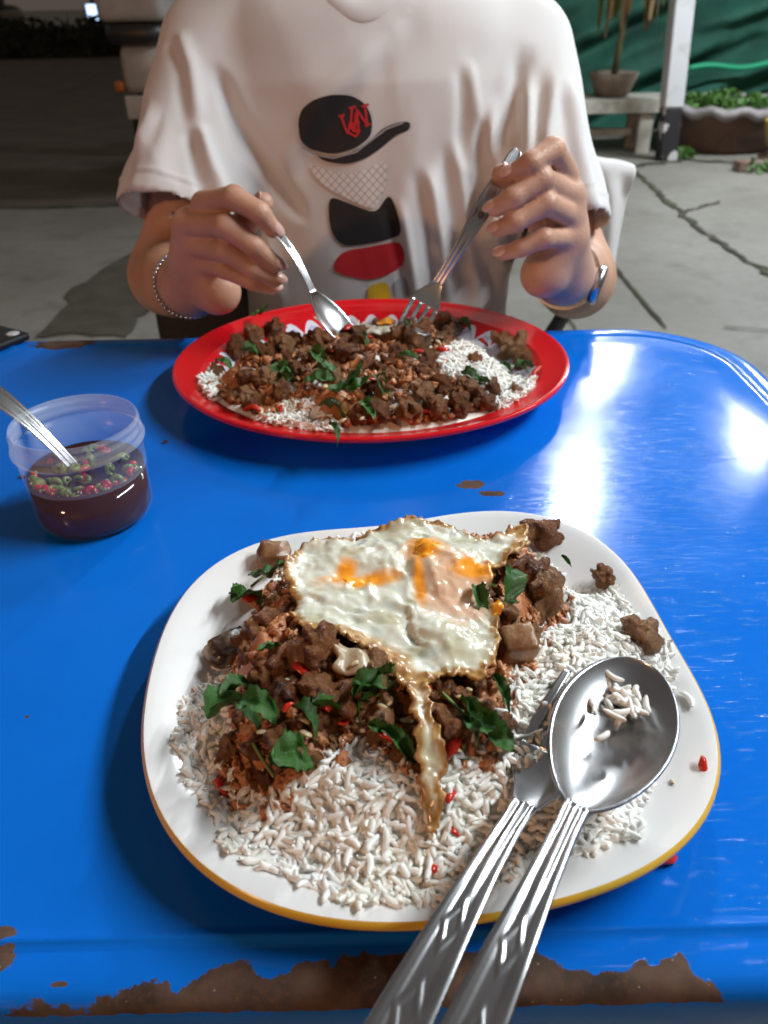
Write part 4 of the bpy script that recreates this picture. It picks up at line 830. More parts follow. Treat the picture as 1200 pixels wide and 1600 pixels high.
e = 1 - sstep(d + .0022 * nz, 0, wid * 1.5); colr = colr + (gold - colr) * sstep(e, .1, .7)[:, None]; colr = colr + (brown - colr) * (sstep(e, .4, .95) * sstep(fbm(P3 * 330, 91, 2), -.45, .25))[:, None]
pk = np.clip(1 - np.hypot((Q[:, 0] - ex(712, 930)[0]) / .021, (Q[:, 1] - ex(712, 930)[1]) / .026), 0, 1); colr = colr + (pink - colr) * (sstep(pk + .25 * nz, .0, .5) * .8)[:, None]
def spot(u, v, rx, ry, rot=0):
    q = Q - ex(u, v); c_, s_ = math.cos(rot), math.sin(rot); return 1 - np.hypot((q[:, 0] * c_ + q[:, 1] * s_) / rx, (-q[:, 0] * s_ + q[:, 1] * c_) / ry)
yk = np.maximum.reduce([spot(665, 868, .0085, .0115), spot(655, 915, .0026, .014), spot(738, 908, .0100, .0058, -.35), spot(560, 910, .0150, .0046, .08), spot(541, 898, .0045, .007)]) + .35 * fbm(P3 * 160, 99, 2)
colr = colr + (orange - colr) * (sstep(yk, -.6, .45))[:, None]
set_attr(o.data, 'tint', np.clip(colr, 0, 1))
n = NT('runny yolk'); n.color(n.mix(n.ramp(n.noise(140), .4, .7), (.86, .31, .012), (.84, .42, .05))); n.set(Roughness=.12); n.p.inputs['Subsurface Weight'].default_value = .3; n.p.inputs['Subsurface Radius'].default_value = (1, .4, .1); n.p.inputs['Subsurface Scale'].default_value = .003; n.bump(n.noise(300, 3), .2, .0008); M['yolk'] = n.m
def yolk_patch(name, px, h):
    out = smooth_outline([ex(*q) for q in px], 8, 6, .0006)
    def zf(Q): dd = poly_sd(Q, out); return egg_z(Q) - .0006 + h * sstep(dd, 0, .004) + .0008 * sstep(dd, -.0005, .0006)
    sheet(name, out, .0008, zf, M['yolk'], egg, 0)
yolk_patch('yolk', [(648, 880), (647, 856), (658, 845), (673, 847), (682, 862), (680, 884), (668, 892), (655, 892)], .0007)
yolk_patch('runny_yolk', [(532, 912), (541, 900), (552, 905), (575, 905), (588, 907), (572, 912), (558, 920), (544, 920)], .0004)
yolk_patch('yolk', [(766, 950), (778, 945), (790, 955), (784, 966), (770, 966)], .001)
for ob in [q for q in S.objects if q.name.startswith(('minced_meat', 'garlic_bit', 'chilli_slice', 'basil_leaf', 'eggplant')) and q.parent is None]:
    pq = np.array([[ob.location.x, ob.location.y]]); dd = float(poly_sd(pq, eo)[0])
    if dd > -.002:
        top_z = float(egg_z(pq)[0]) - .0035; ext = ob.scale[0] * (.75 if ob.name.startswith('minced') else .4)
        if ob.location.z + ext > top_z: ob.location.z = top_z - ext
o = leaf(752, 945, 48, 78, 3, lambda P: egg_z(P), 'small green basil leaf lying across the egg beside the yolk', None, .002, 0, 0)
# egg remains on the red plate
eo2 = smooth_outline(pz([(560, 500), (580, 488), (615, 488), (640, 498), (628, 512), (600, 516), (570, 514)], .795), 5, 2, .001)
def ez2(Q): return HR(Q) + .006 + .002 * vnoise(np.c_[Q * 180, 0 * Q[:, 0]], 4)
e2 = empty('egg_piece', (0, 0, 0)); tag(e2, 'torn piece of fried egg with yolk on the red plate between spoon and fork', 'egg')
o, Q = sheet('egg_white', eo2, .0015, ez2, M['eggw'], e2, .0015); set_attr(o.data, 'tint', np.tile(white, (len(Q), 1)))
o2 = smooth_outline(pz([(585, 497), (600, 493), (618, 497), (612, 504), (592, 505)], .797), 5, 3); sheet('yolk', o2, .0012, lambda Q: ez2(Q) + .0018, M['yolk'], e2, 0)

# ------------------------------------------------------------------ cutlery: sheet metal built along local +Y (tip at y=0, handle end at y=-L)
def sheetgrid(ys, cs, wf, zf, keep=None):
    Yg, Cg = np.meshgrid(ys, cs, indexing='ij'); w = wf(Yg); return np.stack([Cg * w, Yg, zf(Yg, Cg)], -1).reshape(-1, 3)
def cut_part(name, ys, cs, wf, zf, parent, th=.0011, mt=None):
    V = sheetgrid(ys, cs, wf, zf); o = obj(name, meshquads(name, V, grid_faces(len(ys), len(cs))), mt or M['steel'], parent)
    mo = o.modifiers.new('s', 'SOLIDIFY'); mo.thickness = th; mo.offset = 0; return o
def handle_z(pattern, y1, L):
    def zf(Y, Cc):
        t = np.clip((y1 - Y) / (L + y1), 0, 1); base = .010 * np.sin(np.clip(t * 3.0, 0, 1.57)) * 1 - .012 * t ** 2
        ridge = .0006 * np.exp(-((np.abs(Cc) - .8) / .2) ** 2) + (.0008 * np.exp(-(Cc / .25) ** 2) * sstep(.45 - t, 0, .2))
        if pattern:
            k = ((y1 - Y) - .040) / .026; ph = (k - np.floor(k)) * 2 - 1; dm = np.abs(ph) / .62 + np.abs(Cc) / .46
            ridge = ridge + np.where((k > 0) & (k < 4.0), .00034 * (sstep(dm, .55, .8) - sstep(dm, 1.0, 1.3)), 0) + .00025 * np.exp(-((np.abs(Cc) - .55) / .1) ** 2) * sstep(t, .25, .35)
        return base + ridge
    return zf
def spoon(label, L=.19, bl=.062, bw=.0205, depth=.0085, pattern=True, w_end=.0095):
    root = empty('spoon'); tag(root, label, 'spoon')
    y1 = -bl
    def bwf(Y):
        t = np.clip(-Y / bl, 0, 1); w = bw * (np.clip(np.sin(math.pi * t ** .93), 0, 1) ** .52) * (1.02 - .10 * t); return np.maximum(w, np.where(t > .5, .0042, .0006))
    def bz(Y, Cc): t = np.clip(-Y / bl, 0, 1); return -depth * (1 - np.abs(Cc) ** 2.2) * np.sin(math.pi * t ** .95) ** .7 + .0015 * (1 - t)
    ys = -bl * (.5 - .5 * np.cos(np.linspace(0, math.pi, 46))); cut_part('bowl', ys, np.linspace(-1, 1, 33), bwf, bz, root)
    hw = lambda Y: np.interp((y1 - Y) / (L - bl), [0, .08, .25, .6, .93, .985, 1], [.0042, .0039, .0046, .0075, w_end, w_end * .8, w_end * .35])
    cut_part('handle', np.linspace(y1 + .0015, -L, 170), np.linspace(-1, 1, 31), hw, handle_z(pattern, y1, L), root); return root
def fork(label, L=.19, hl=.062, hw_=.0125, pattern=True, w_end=.0095):
    root = empty('fork'); tag(root, label, 'fork'); y1 = -hl; tl = .036
    bw = lambda Y: np.interp(-Y / hl, [0, .3, .6, .75, .88, 1], [.0105, .0118, hw_, hw_ * .92, .007, .0042])
    bz = lambda Y, Cc: .004 * np.cos(np.clip(-Y / hl, 0, 1) * math.pi * 1.15 + .2) - .0008 * (1 - Cc * Cc) + .004
    cut_part('head', np.linspace(-tl, y1, 26), np.linspace(-1, 1, 25), bw, bz, root)
    for k in range(4):
        c0 = -1 + k * .5667; ys = np.linspace(0, -tl, 24)
        def tw(Y): return bw(Y)
        cut_part('tine', ys, np.linspace(c0, c0 + .3, 5), tw, bz, root, .0013)
    hw = lambda Y: np.interp((y1 - Y) / (L - hl), [0, .08, .25, .6, .93, .985, 1], [.0042, .0039, .0046, .0075, w_end, w_end * .8, w_end * .35])
    zf0 = handle_z(pattern, y1, L); zo = float(bz(np.array(y1), np.array(0.0)))
    cut_part('handle', np.linspace(y1 + .001, -L, 170), np.linspace(-1, 1, 31), hw, lambda Y, Cc: zf0(Y, Cc) + zo + .0008, root); return root
def orient(root, tip, end, up, roll=0):
    """local +Y runs from handle end to tip"""
    y = (Vector(tip) - Vector(end)).normalized(); u = Vector(up); z = (u - y * u.dot(y)).normalized(); x = y.cross(z); m_ = Matrix((x, y, z)).transposed()
    m_ = m_ @ Matrix.Rotation(roll, 3, 'Y'); root.matrix_world = Matrix.Translation(tip) @ m_.to_4x4()
t_, e_ = onz(1003, 1036, TZ + .051), onz(722, 1650, TZ + .0375); s1 = spoon('steel spoon with patterned handle resting on the white plate, rice in its bowl', L=.188, bl=.071, bw=.0222); orient(s1, t_, e_, (.0, -.16, 1))
t_, e_ = onz(916, 1082, TZ + .0345), onz(602, 1655, TZ + .034); f1 = fork('steel fork with patterned handle resting on the white plate beside the spoon', L=.185); orient(f1, t_, e_, (-.05, -.1, 1))
# rice in the spoon bowl
rc = empty('rice_clump', (0, 0, 0)); tag(rc, 'small clump of rice grains in the bowl of the resting spoon', 'rice')
for i in range(34):
    u, v = rng.normal(970, 17), rng.normal(1092, 14)
    p = onz(u, v, TZ + .0450 + rng.uniform(0, .0045)); grain_obj(p, rotmats(np.array([[0, 0, 1.0]]), .4, rng)[0], 1.0, rc)
for u, v, lb in ((1076, 1094, 'single long rice grain on the bare rim right of the spoon'), (1040, 1018, 'rice grain on the rim behind the spoon tip'), (940, 1290, None), (925, 1310, None)):
    p = onz(u, v, .77); p = hit(u, v, H_near); p[2] += .0014; o = grain_obj(p, rotmats(np.array([[0, .15, 1.0]]), .05, rng)[0], 1.1, None, 2); tag(o, lb or 'rice grain fallen beside the spoon handle on the white plate', 'rice grain', None if lb else 'grains beside the spoon handle')
bit('chilli_slice', CH[1], 1100, 1198, 22, H_near, 'red chilli scrap stuck on the yellow rim', 'chilli', None, .001); bit('garlic_bit', GAR[0], 1050, 1222, 5, H_near, 'tiny garlic crumb on the bare white rim', 'garlic', None, .0006)
p = onz(1046, 1338, TZ + .003); place('chilli_slice', CH[3], p, .0095, (.2, .1, .6), 'dark red chilli piece fallen on the blue table', 'chilli')
for u, v in ((258, 690), (35, 745)):
    p = onz(u, v, TZ + .001); place('food_crumb', LUMP[3], p, .0022, None, 'tiny dark food crumb on the blue table', 'crumb', 'crumbs on the table')

# ------------------------------------------------------------------ sauce cup
CC = np.array([-.181, .405]); n = NT('milky plastic'); tr = n.n('ShaderNodeBsdfTransparent'); mx = n.n('ShaderNodeMixShader'); outn = n.t.nodes['Material Output']
n.color((.78, .82, .88)); n.set(Roughness=.22); n.p.inputs['Transmission Weight'].default_value = 0
mx.inputs[0].default_value = .2; n.l(tr.outputs[0], mx.inputs[1]); n.l(n.p.outputs[0], mx.inputs[2]); n.l(mx.outputs[0], outn.inputs[0]); M['plastic'] = n.m
cup = empty('sauce_cup', (CC[0], CC[1], TZ)); tag(cup, 'clear plastic tub half filled with dark chilli sauce', 'cup')
b0, b1, ht = .0355, .0362, .066
pr_ = [(0, .0012), (b0 - .006, .0012), (b0 - .002, .003), (b0, .008), (b0 + .0003, .03), (b1, .0515), (b1 + .0022, .0522), (b1 + .0024, .0535), (b1 + .0004, .0542), (b1 + .0004, .0575), (b1 + .0012, .0582), (b1 + .0004, .0592), (b1 + .0002, .0625), (b1 + .001, .0632), (b1 + .0002, .064), (b1, ht), (b1 - .001, ht), (b1 - .0012, .052), (b0 - .0009, .03), (b0 - .001, .009), (b0 - .003, .004), (0, .0024)]
n = NT('wetted clear plastic'); tr = n.n('ShaderNodeBsdfTransparent'); mx = n.n('ShaderNodeMixShader'); n.color((.6, .5, .5)); n.set(Roughness=.15); mx.inputs[0].default_value = .06; n.l(tr.outputs[0], mx.inputs[1]); n.l(n.p.outputs[0], mx.inputs[2]); n.l(mx.outputs[0], n.t.nodes['Material Output'].inputs[0]); M['plasticw'] = n.m
v, f = lathe(pr_[:5] + [(b0 + .0004, .0335)], 72); obj('tub_base', meshdata('tub_base', v, f), M['plasticw'], cup); v, f = lathe([(b0 + .0004, .0335)] + pr_[5:16], 72); obj('tub_wall', meshdata('tub_wall', v, f), M['plastic'], cup)
v, f = lathe([(b1, ht), (b1 - .0012, ht), (b1 - .0014, .055)], 72); obj('tub_lip', meshdata('tub_lip', v, f), M['plastic'], cup)
n = NT('dark chilli sauce'); n.color((.035, .006, .008)); n.set(Roughness=.06); n.p.inputs['Specular IOR Level'].default_value = .4; M['sauce'] = n.m
lz = .0335; v, f = lathe([(0, .0027), (b0 - .004, .0027), (b0 - .0016, .008), (b0 - .0014, lz + .0008), (b0 - .003, lz), (0, lz)], 64); sa = obj('sauce', meshdata('sauce', v, f), M['sauce'], cup)
M['greenc'] = pm('green chilli', (.10, .17, .02), (.2, .22, .05), scale=200, rough=.2); M['redc'] = pm('red chilli ring', (.5, .02, .01), (.35, .01, .02), scale=200, rough=.2)
rings = []
for mt in ('greenc', 'redc'):
    v, f = tube([(math.cos(a), math.sin(a), 0) for a in np.linspace(0, 6.28, 12, endpoint=False)], .72, 7, False, True); v = np.array(v) * [1, .9, 1.0]; me = meshdata('chilli_ring', v, f); me.materials.append(M[mt]); rings.append(me)
v, f = ico(2); sd = meshquads('chilli_seed', v * [1, .7, .3], np.array(f)); sd.materials.append(M['garlic'])
for i in range(84):
    a = rng.uniform(0, 6.28) if i > 34 else rng.uniform(-2.9, .1); r = (b0 - .0058) * (math.sqrt(rng.uniform(.0, 1)) if i > 34 else 1); k = int(rng.random() < .36)
    p = (CC[0] + r * math.cos(a), CC[1] + r * math.sin(a), TZ + lz + rng.uniform(-.0012, .0016))
    place('chilli_ring', rings[k], p, rng.uniform(.0017, .0026), (rng.uniform(0, 3), rng.uniform(0, 3), rng.uniform(0, 3)), ('red' if k else 'green') + ' chilli ring floating in the dark sauce', 'chilli', ('red' if k else 'green') + ' chilli rings in the sauce')
for i in range(24):
    a = rng.uniform(-3, .2); r = b0 - .0034; place('chilli_seed', sd, (CC[0] + r * math.cos(a), CC[1] + r * math.sin(a), TZ + lz + rng.uniform(-.002, .003)), .0011, None, 'pale chilli seed floating in the dark sauce', 'seed', 'chilli seeds in the sauce')
cs = spoon('plain steel spoon standing in the sauce tub', L=.15, bl=.034, bw=.010, pattern=False, w_end=.0065); orient(cs, (CC[0] + .017, CC[1] - .004, TZ + .0075), tuple(onz(-75, 575, .84)), (.6, -.3, 1))
# phone corner at the far left of the table
pc = onz(-18, 558, TZ); ph = empty('phone', (pc[0] - .045, pc[1] - .005, TZ), (0, 0, R(-32))); tag(ph, 'black phone lying at the far edge of the table', 'phone')
boxobj('case', (0, 0, .0045), (.072, .15, .008), pm('phone case', (.012, .012, .014), rough=.3), ph, .003); blob('lens', (.026, .064, .0088), (.006, .006, .0012), pm('lens ring', (.5, .5, .5), rough=.2), ph, 2.2)

# ------------------------------------------------------------------ the diner
person = empty('person', (0, .95, 0)); tag(person, 'person in a white printed T-shirt eating with spoon and fork at the blue table', 'person')
def under(o, p):
    o.parent = p; o.matrix_parent_inverse = Matrix.Translation(p.location).inverted() if p.type == 'EMPTY' else Matrix.Identity(4); return o
n = NT('skin'); k1 = n.noise(18, 4); n.color(n.mix(n.ramp(k1, .35, .7), (.46, .25, .165), (.58, .335, .235))); n.set(Roughness=.45); n.p.inputs['Subsurface Weight'].default_value = .15; n.p.inputs['Subsurface Radius'].default_value = (1, .35, .2); n.p.inputs['Subsurface Scale'].default_value = .006
vs = n.n('ShaderNodeTexVoronoi', feature='DISTANCE_TO_EDGE'); vs.inputs['Scale'].default_value = 300; n.l(n.coord(), vs.inputs['Vector']); n.bump(n.math('ADD', n.math('ADD', n.noise(420, 4, .6), n.math('MULTIPLY', n.noise(70, 4, .6), 1.5)), n.math('MULTIPLY', n.ramp(vs.outputs[0], 0, .12), .5)), .3, .0011); M['skin'] = n.m
def J(l): return [np.array(ony(*q)) for q in l]
HAND = {
 'a': dict(elbow=ony(262, 432, .885), wrist=ony(300, 446, .712),
   fingers=[J([(318, 318, .668), (366, 309, .636), (406, 332, .628), (426, 358, .634)]), J([(292, 350, .672), (353, 353, .632), (397, 385, .626), (430, 413, .632)]), J([(294, 382, .676), (352, 392, .636), (396, 420, .630), (430, 437, .636)]), J([(300, 408, .680), (350, 420, .646), (394, 440, .640), (425, 450, .644)])],
   thumb=J([(318, 440, .690), (345, 385, .682), (385, 345, .668), (411, 317, .656)]), heel=ony(340, 455, .676), shoulder=(-.168, .955, .945), er=.0365),
 'b': dict(elbow=ony(900, 436, .885), wrist=ony(880, 428, .708),
   fingers=[J([(884, 272, .672), (864, 234, .640), (830, 254, .628), (800, 271, .634)]), J([(889, 303, .670), (846, 280, .630), (803, 308, .622), (774, 325, .630)]), J([(892, 337, .670), (853, 318, .628), (806, 346, .622), (780, 358, .630)]), J([(891, 371, .672), (850, 372, .634), (813, 388, .632), (787, 396, .638)])],
   thumb=J([(872, 400, .690), (850, 345, .688), (815, 305, .668), (784, 273, .654)]), heel=ony(850, 428, .672), shoulder=(.162, .955, .94), er=.0375)}
FR = [(.0104, .0097, .0082, .0070), (.0104, .0097, .0082, .0070), (.0100, .0093, .0080, .0067), (.0090, .0082, .0071, .0060)]
def arm_sdf(h):
    def fn(p):
        d = rcone(p, h['wrist'], h['elbow'], .0245, h['er']); mid = h['wrist'] * .45 + h['elbow'] * .55; d = smin(d, rcone(p, mid, h['elbow'], .036, h['er']), .02)
        d = smin(d, rcone(p, h['elbow'], h['shoulder'], h['er'], .05), .02)
        palm = rcone(p, h['wrist'], h['heel'], .0225, .017)
        for fg in h['fingers']:
            m_ = fg[0] * .82 + h['wrist'] * .18; palm = smin(palm, rcone(p, h['wrist'], m_, .02, .0125), .012)
        palm = smin(palm, rcone(p, h['heel'], h['fingers'][3][0], .017, .0115), .012); palm = smin(palm, rcone(p, h['heel'], h['fingers'][1][0], .014, .0115), .012)
        palm = smin(palm, rcone(p, h['thumb'][0], h['thumb'][1], .017, .0135), .012); d = smin(d, palm, .012)
        allf = np.full(len(p), 1e3)
        for k, fg in enumerate(h['fingers']):
            r = FR[k]; f_ = rcone(p, fg[0], fg[1], r[0], r[1] * .94); f_ = smin(f_, rcone(p, fg[1], fg[2], r[1], r[2] * .97), .003); f_ = smin(f_, rcone(p, fg[2], fg[3], r[2], r[3]), .003); allf = smin(allf, f_, .0016)
        t = h['thumb']; f_ = smin(rcone(p, t[1], t[2], .0125, .0105), rcone(p, t[2], t[3], .0105, .0085), .004); d = smin(d, f_, .006)
        return smin(d, allf, .0045)
    return fn
AV, AF, off = [], [], 0
for h in HAND.values():
    allp = np.array([h['elbow'], h['wrist'], h['heel'], *h['thumb'], *[q for fg in h['fingers'] for q in fg]]); lo = np.minimum(allp.min(0), h['elbow']) - .055; hi = allp.max(0) + .05; hi[2] = max(hi[2], .9); hi[1] = max(hi[1], .95)
    V, F = snets(arm_sdf(h), lo, hi, .0019, 20); V = smoothmesh(V, F, 2, .4); AV.append(V); AF.append(F + off); off += len(V)
NX = -.004
def body_sdf(p):
    x = p[:, 0] - NX; q = np.c_[x, p[:, 1:]]
    d = ellip(q, (0, .955, .78), (.15, .095, .30)); d = smin(d, rcone(q, (-.13, .955, .95), (.13, .955, .95), .055, .055), .05); d = smin(d, rcone(q, (0, .955, .98), (0, .935, 1.12), .056, .052), .03)
    hd = smin(ellip(q, (0, .93, 1.24), (.075, .095, .105)), ellip(q, (0, .895, 1.18), (.055, .062, .065)), .03); hd = smin(hd, rcone(q, (0, .832, 1.235), (0, .815, 1.20), .008, .013), .012)
    for s in (-1, 1):
        hd = smin(hd, ellip(q, (s * .076, .94, 1.225), (.012, .02, .032)), .008); hd = np.maximum(hd, -ellip(q, (s * .032, .832, 1.24), (.016, .012, .010)))
    hd = smin(hd, ellip(q, (0, .836, 1.163), (.024, .012, .006)), .006); d = smin(d, hd, .025)
    for s in (-1, 1):
        l = smin(rcone(q, (s * .09, .97, .52), (s * .13, .54, .50), .08, .055), rcone(q, (s * .13, .54, .50), (s * .13, .60, .09), .052, .036), .03); l = smin(l, rcone(q, (s * .13, .63, .045), (s * .14, .46, .03), .04, .028), .02); d = smin(d, l, .03)
    for h in HAND.values(): d = smin(d, rcone(p, h['elbow'], h['shoulder'], h['er'] - .003, .047), .02)
    return d
V, F = snets(body_sdf, (-.36, .38, .0), (.36, 1.12, 1.38), .009, 16); V = smoothmesh(V, F, 2, .4); AV.append(V); AF.append(F + off)
body = under(obj('body', meshquads('body', np.concatenate(AV), np.concatenate(AF)), M['skin']), person)
M['nail'] = pm('fingernail', (.62, .38, .33), rough=.25)
for key, h in HAND.items():
    for k, fg in enumerate(h['fingers'] + [h['thumb']]):
        r = (FR[k][3] if k < 4 else .0085); ax = fg[3] - fg[2]; ax /= np.linalg.norm(ax); up = (fg[1] - fg[0] * .5 - fg[3] * .5); toc = CAM - fg[3]; toc /= np.linalg.norm(toc); up = toc * .6 + np.array([0, 0, .7]) + (np.array([.3, 0, 0]) if key == 'a' else np.array([-.3, 0, 0])); up = up - ax * (up @ ax); up /= np.linalg.norm(up); sd_ = np.cross(ax, up)
        v, f = ico(3); v = v * [.0068, .0054, .0018]; v[:, 2] -= .25 * (v[:, 1] ** 2) / .0054; c_ = fg[3] + ax * r * .25 + up * r * .86
        V = c_ + v[:, :1] * ax + v[:, 1:2] * sd_ + v[:, 2:] * up; under(obj('fingernail', meshquads('fingernail', V, np.array(f)), M['nail']), body)
# hair, eyes
M['hair'] = pm('black hair', (.012, .01, .009), (.025, .02, .018), scale=60, rough=.45, bump=.5, bscale=200, bdist=.004)
def hair_sdf(p):
    q = np.c_[p[:, 0] - NX, p[:, 1:]]; d = ellip(q, (0, .945, 1.255), (.088, .102, .11)) + .004 * vnoise(p * 70, 3); cut = (q[:, 1] - .865) * -1 + (1.265 - q[:, 2]) * .9; return np.maximum(d, np.maximum(cut, 1.17 - q[:, 2]))
V, F = snets(hair_sdf, (-.12, .8, 1.12), (.12, 1.08, 1.4), .005, 14); under(obj('hair', meshquads('hair', smoothmesh(V, F, 1), F), M['hair']), person)
for s in (-1, 1): under(blob('eye', (NX + s * .032, .838, 1.24), (.013, .009, .007), pm('eye', (.05, .035, .03), rough=.1), None, 2), person)
# T-shirt
SL = {-1: (np.array([-.160, .945, .968]), np.array([-.204, .846, .824]), .068), 1: (np.array([.150, .945, .962]), np.array([.178, .846, .806]), .065)}
def shirt_sdf(p):
    x, y, z = (p[:, 0] - NX), p[:, 1], p[:, 2]
    w = np.interp(z, [.5, .70, .80, .90, 1.0], [.165, .158, .160, .170, .175]); dp = np.interp(z, [.5, .70, .85, .95, 1.05], [.125, .125, .12, .115, .10]); yc = np.interp(z, [.5, .75, .95, 1.05], [.945, .945, .95, .965])
    q = (np.abs(x / w) ** 2.5 + np.abs((y - yc) / dp) ** 2.5) ** .4; d = (q - 1) * dp * .95
    zt = 1.065 - .20 * np.abs(x) - 1.5 * np.maximum(np.abs(x) - .1, 0) ** 2; dt = (z - zt) * .95; kk = .06; h = np.clip(.5 - .5 * (dt - d) / kk, 0, 1); d = dt + (d - dt) * h + kk * h * (1 - h)
    for s, (a, b, r) in SL.items():
        ax = b - a; b2 = b + ax * .8; d = smin(d, np.maximum(rcone(p, a, b2, r * .92, r * 1.12), (p - b) @ (ax / np.linalg.norm(ax))), .022)
    return np.maximum(d, .55 - z)
V, F = snets(shirt_sdf, (-.34, .74, .52), (.32, 1.14, 1.12), .0034, 20); V = smoothmesh(V, F, 3, .5)
N = vnormals(V, F); x, y, z = V.T; fr_ = sstep(-N[:, 1], .0, .6)
P3 = V * 1.0; wob = fbm(V * np.array([16, 10, 7]), 5, 3)
# folds falling from the armpits and chest
rdg = lambda q, sd: 1 - 2 * np.abs(vnoise(q, sd))
wv = V + .012 * np.c_[wob, 0 * wob, 0 * wob]
fold = .013 * rdg(wv @ np.array([[30, 0, 3.5], [0, 6, 0], [0, 0, 4.5]]), 5) * sstep(x, -.03, .06) * sstep(1.0 - z, 0, .1)
fold += .0065 * rdg(wv @ np.array([[55, 0, -5], [0, 9, 0], [0, 0, 9]]), 9) * sstep(x, .0, .1) * sstep(.98 - z, 0, .06)
fold += .006 * rdg(wv @ np.array([[16, 0, 5], [0, 6, 0], [9, 0, 5]]), 13) * sstep(-x, -.02, .08) + .0012 * fbm(V * np.array([26, 18, 14]), 33, 3) + .005 * fbm(V * np.array([9, 7, 6]), 41, 2)
fold *= .38
for pl_, A_, w_ in (([(885, 110), (850, 230), (835, 330)], .010, .0065), ([(835, 130), (822, 260), (806, 400)], .009, .006), ([(770, 150), (775, 320), (792, 480)], .010, .0075), ([(715, 210), (728, 350), (748, 485)], .010, .007), ([(668, 250), (685, 370), (702, 490)], .009, .0065), ([(735, 90), (745, 180), (740, 270)], .006, .006), ([(625, 300), (640, 400), (655, 490)], .007, .006), ([(310, 190), (335, 260), (365, 330)], .011, .006), ([(262, 50), (292, 110), (312, 200)], .007, .007), ([(425, 290), (500, 160), (610, 50)], .006, .011), ([(405, 300), (420, 390), (440, 480)], .008, .007), ([(235, 160), (225, 250), (215, 330)], .006, .008), ([(900, 120), (905, 230), (915, 340)], .007, .006)):
    q = np.array([[ony(a, b, .83)[0], ony(a, b, .83)[2]] for a, b in pl_]); best = np.full(len(V), 9.0); sg = np.zeros(len(V)); tt = np.zeros(len(V)); XZ = np.c_[x + .004 * wob, z]
    for k_, (a, b) in enumerate(zip(q[:-1], q[1:])):
        ab = b - a; t = np.clip((XZ - a) @ ab / (ab @ ab), 0, 1); r_ = XZ - a - t[:, None] * ab; d_ = np.hypot(*r_.T); m_ = d_ < best; best = np.where(m_, d_, best); sg = np.where(m_, np.sign(r_[:, 0] * ab[1] - r_[:, 1] * ab[0]), sg); tt = np.where(m_, (k_ + t) / (len(q) - 1), tt)
    sd_ = best * sg; env = sstep(tt, 0, .2) * (1 - .7 * sstep(tt, .8, 1)); fold += .72 * A_ * env * (np.exp(-(sd_ / w_) ** 2) - .75 * np.exp(-((sd_ - 1.9 * w_) / w_) ** 2)) * (N[:, 1] < .2)
dl = np.abs((x + .122) * .78 - (z - .90) * -.42 - .012 * wob); fold -= .012 * np.exp(-(dl / .0075) ** 2) * sstep(-(x + .06), 0, .02) * sstep(z, .82, .85) * (1 - sstep(z, .945, .97))
dr = np.abs((x - .128) * .9 - (z - .90) * .22 - .01 * wob); fold -= .012 * np.exp(-(dr / .0075) ** 2) * sstep(x, .06, .09) * sstep(z, .81, .85) * (1 - sstep(z, .95, .98))
for s, (a, b, r) in SL.items():
    ax = (b - a) / np.linalg.norm(b - a); t = (V - b) @ ax; ins = sstep(s * x, .14, .17); fold += ins * (.0012 * np.exp(-((t + .019) / .002) ** 2)) - ins * .0012 * np.exp(-((t + .0165) / .0012) ** 2); fold += ins * .0035 * np.sin(np.arctan2(y - b[1], x - b[0]) * 5 + t * 30 + s) * sstep(t, -.09, -.01)
fold += .0016 * np.exp(-(((z - 1.0) + .0) / .004) ** 2) * 0
V = V + N * (fold * (.25 + .75 * np.maximum(fr_, sstep(np.abs(x), .13, .17))))[:, None]
me = meshquads('shirt', V, F); bm = bmesh.new(); bm.from_mesh(me)
def cutp(co_, no_, cond):
    vs = [v for v in bm.verts if cond(v.co)]; vs_set = set(vs); fs = [f for f in bm.faces if all(v in vs_set for v in f.verts)]; es = {e for f in fs for e in f.edges}
    r = bmesh.ops.bisect_plane(bm, geom=list({v for f in fs for v in f.verts}) + list(es) + fs, plane_co=co_, plane_no=no_, clear_outer=True, dist=1e-5)
for s, (a, b, r) in SL.items():
    ax = Vector(b - a).normalized(); bmesh.ops.delete(bm, geom=[f for f in bm.faces if f.normal.dot(ax) > .7 and abs((f.calc_center_median() - Vector(b)).dot(ax)) < .012 and s * f.calc_center_median().x > .142 and (f.calc_center_median() - Vector(b)).length < .09], context='FACES')
cutp(Vector((0, .95, .60)), Vector((0, 0, -1)), lambda c: c.z < .66)
NEC = (-.010, .950); NEA, NEB = .076, .0925
bmesh.ops.delete(bm, geom=[f for f in bm.faces if f.calc_center_median().z > .95 and ((f.calc_center_median().x - NEC[0]) / NEA) ** 2 + ((f.calc_center_median().y - NEC[1]) / NEB) ** 2 < 1], context='FACES')
bm.to_mesh(me); bm.free(); me.polygons.foreach_set('use_smooth', [True] * len(me.polygons))
n = NT('white cotton'); n.color(n.mix(n.ramp(n.noise(8, 3), .3, .7), (.58, .56, .55), (.62, .605, .60))); n.set(Roughness=.9); n.p.inputs['Sheen Weight'].default_value = .15
n.bump(n.math('ADD', n.noise(1500, 2), n.math('MULTIPLY', n.noise(120, 4), .8)), .25, .0006); M['cotton'] = n.m
shirt = under(obj('shirt', me, M['cotton']), person); mo = shirt.modifiers.new('s', 'SOLIDIFY'); mo.thickness = .0012; mo.offset = -1
bv = BVHTree.FromPolygons([v.co[:] for v in me.vertices], [p.vertices[:] for p in me.polygons])
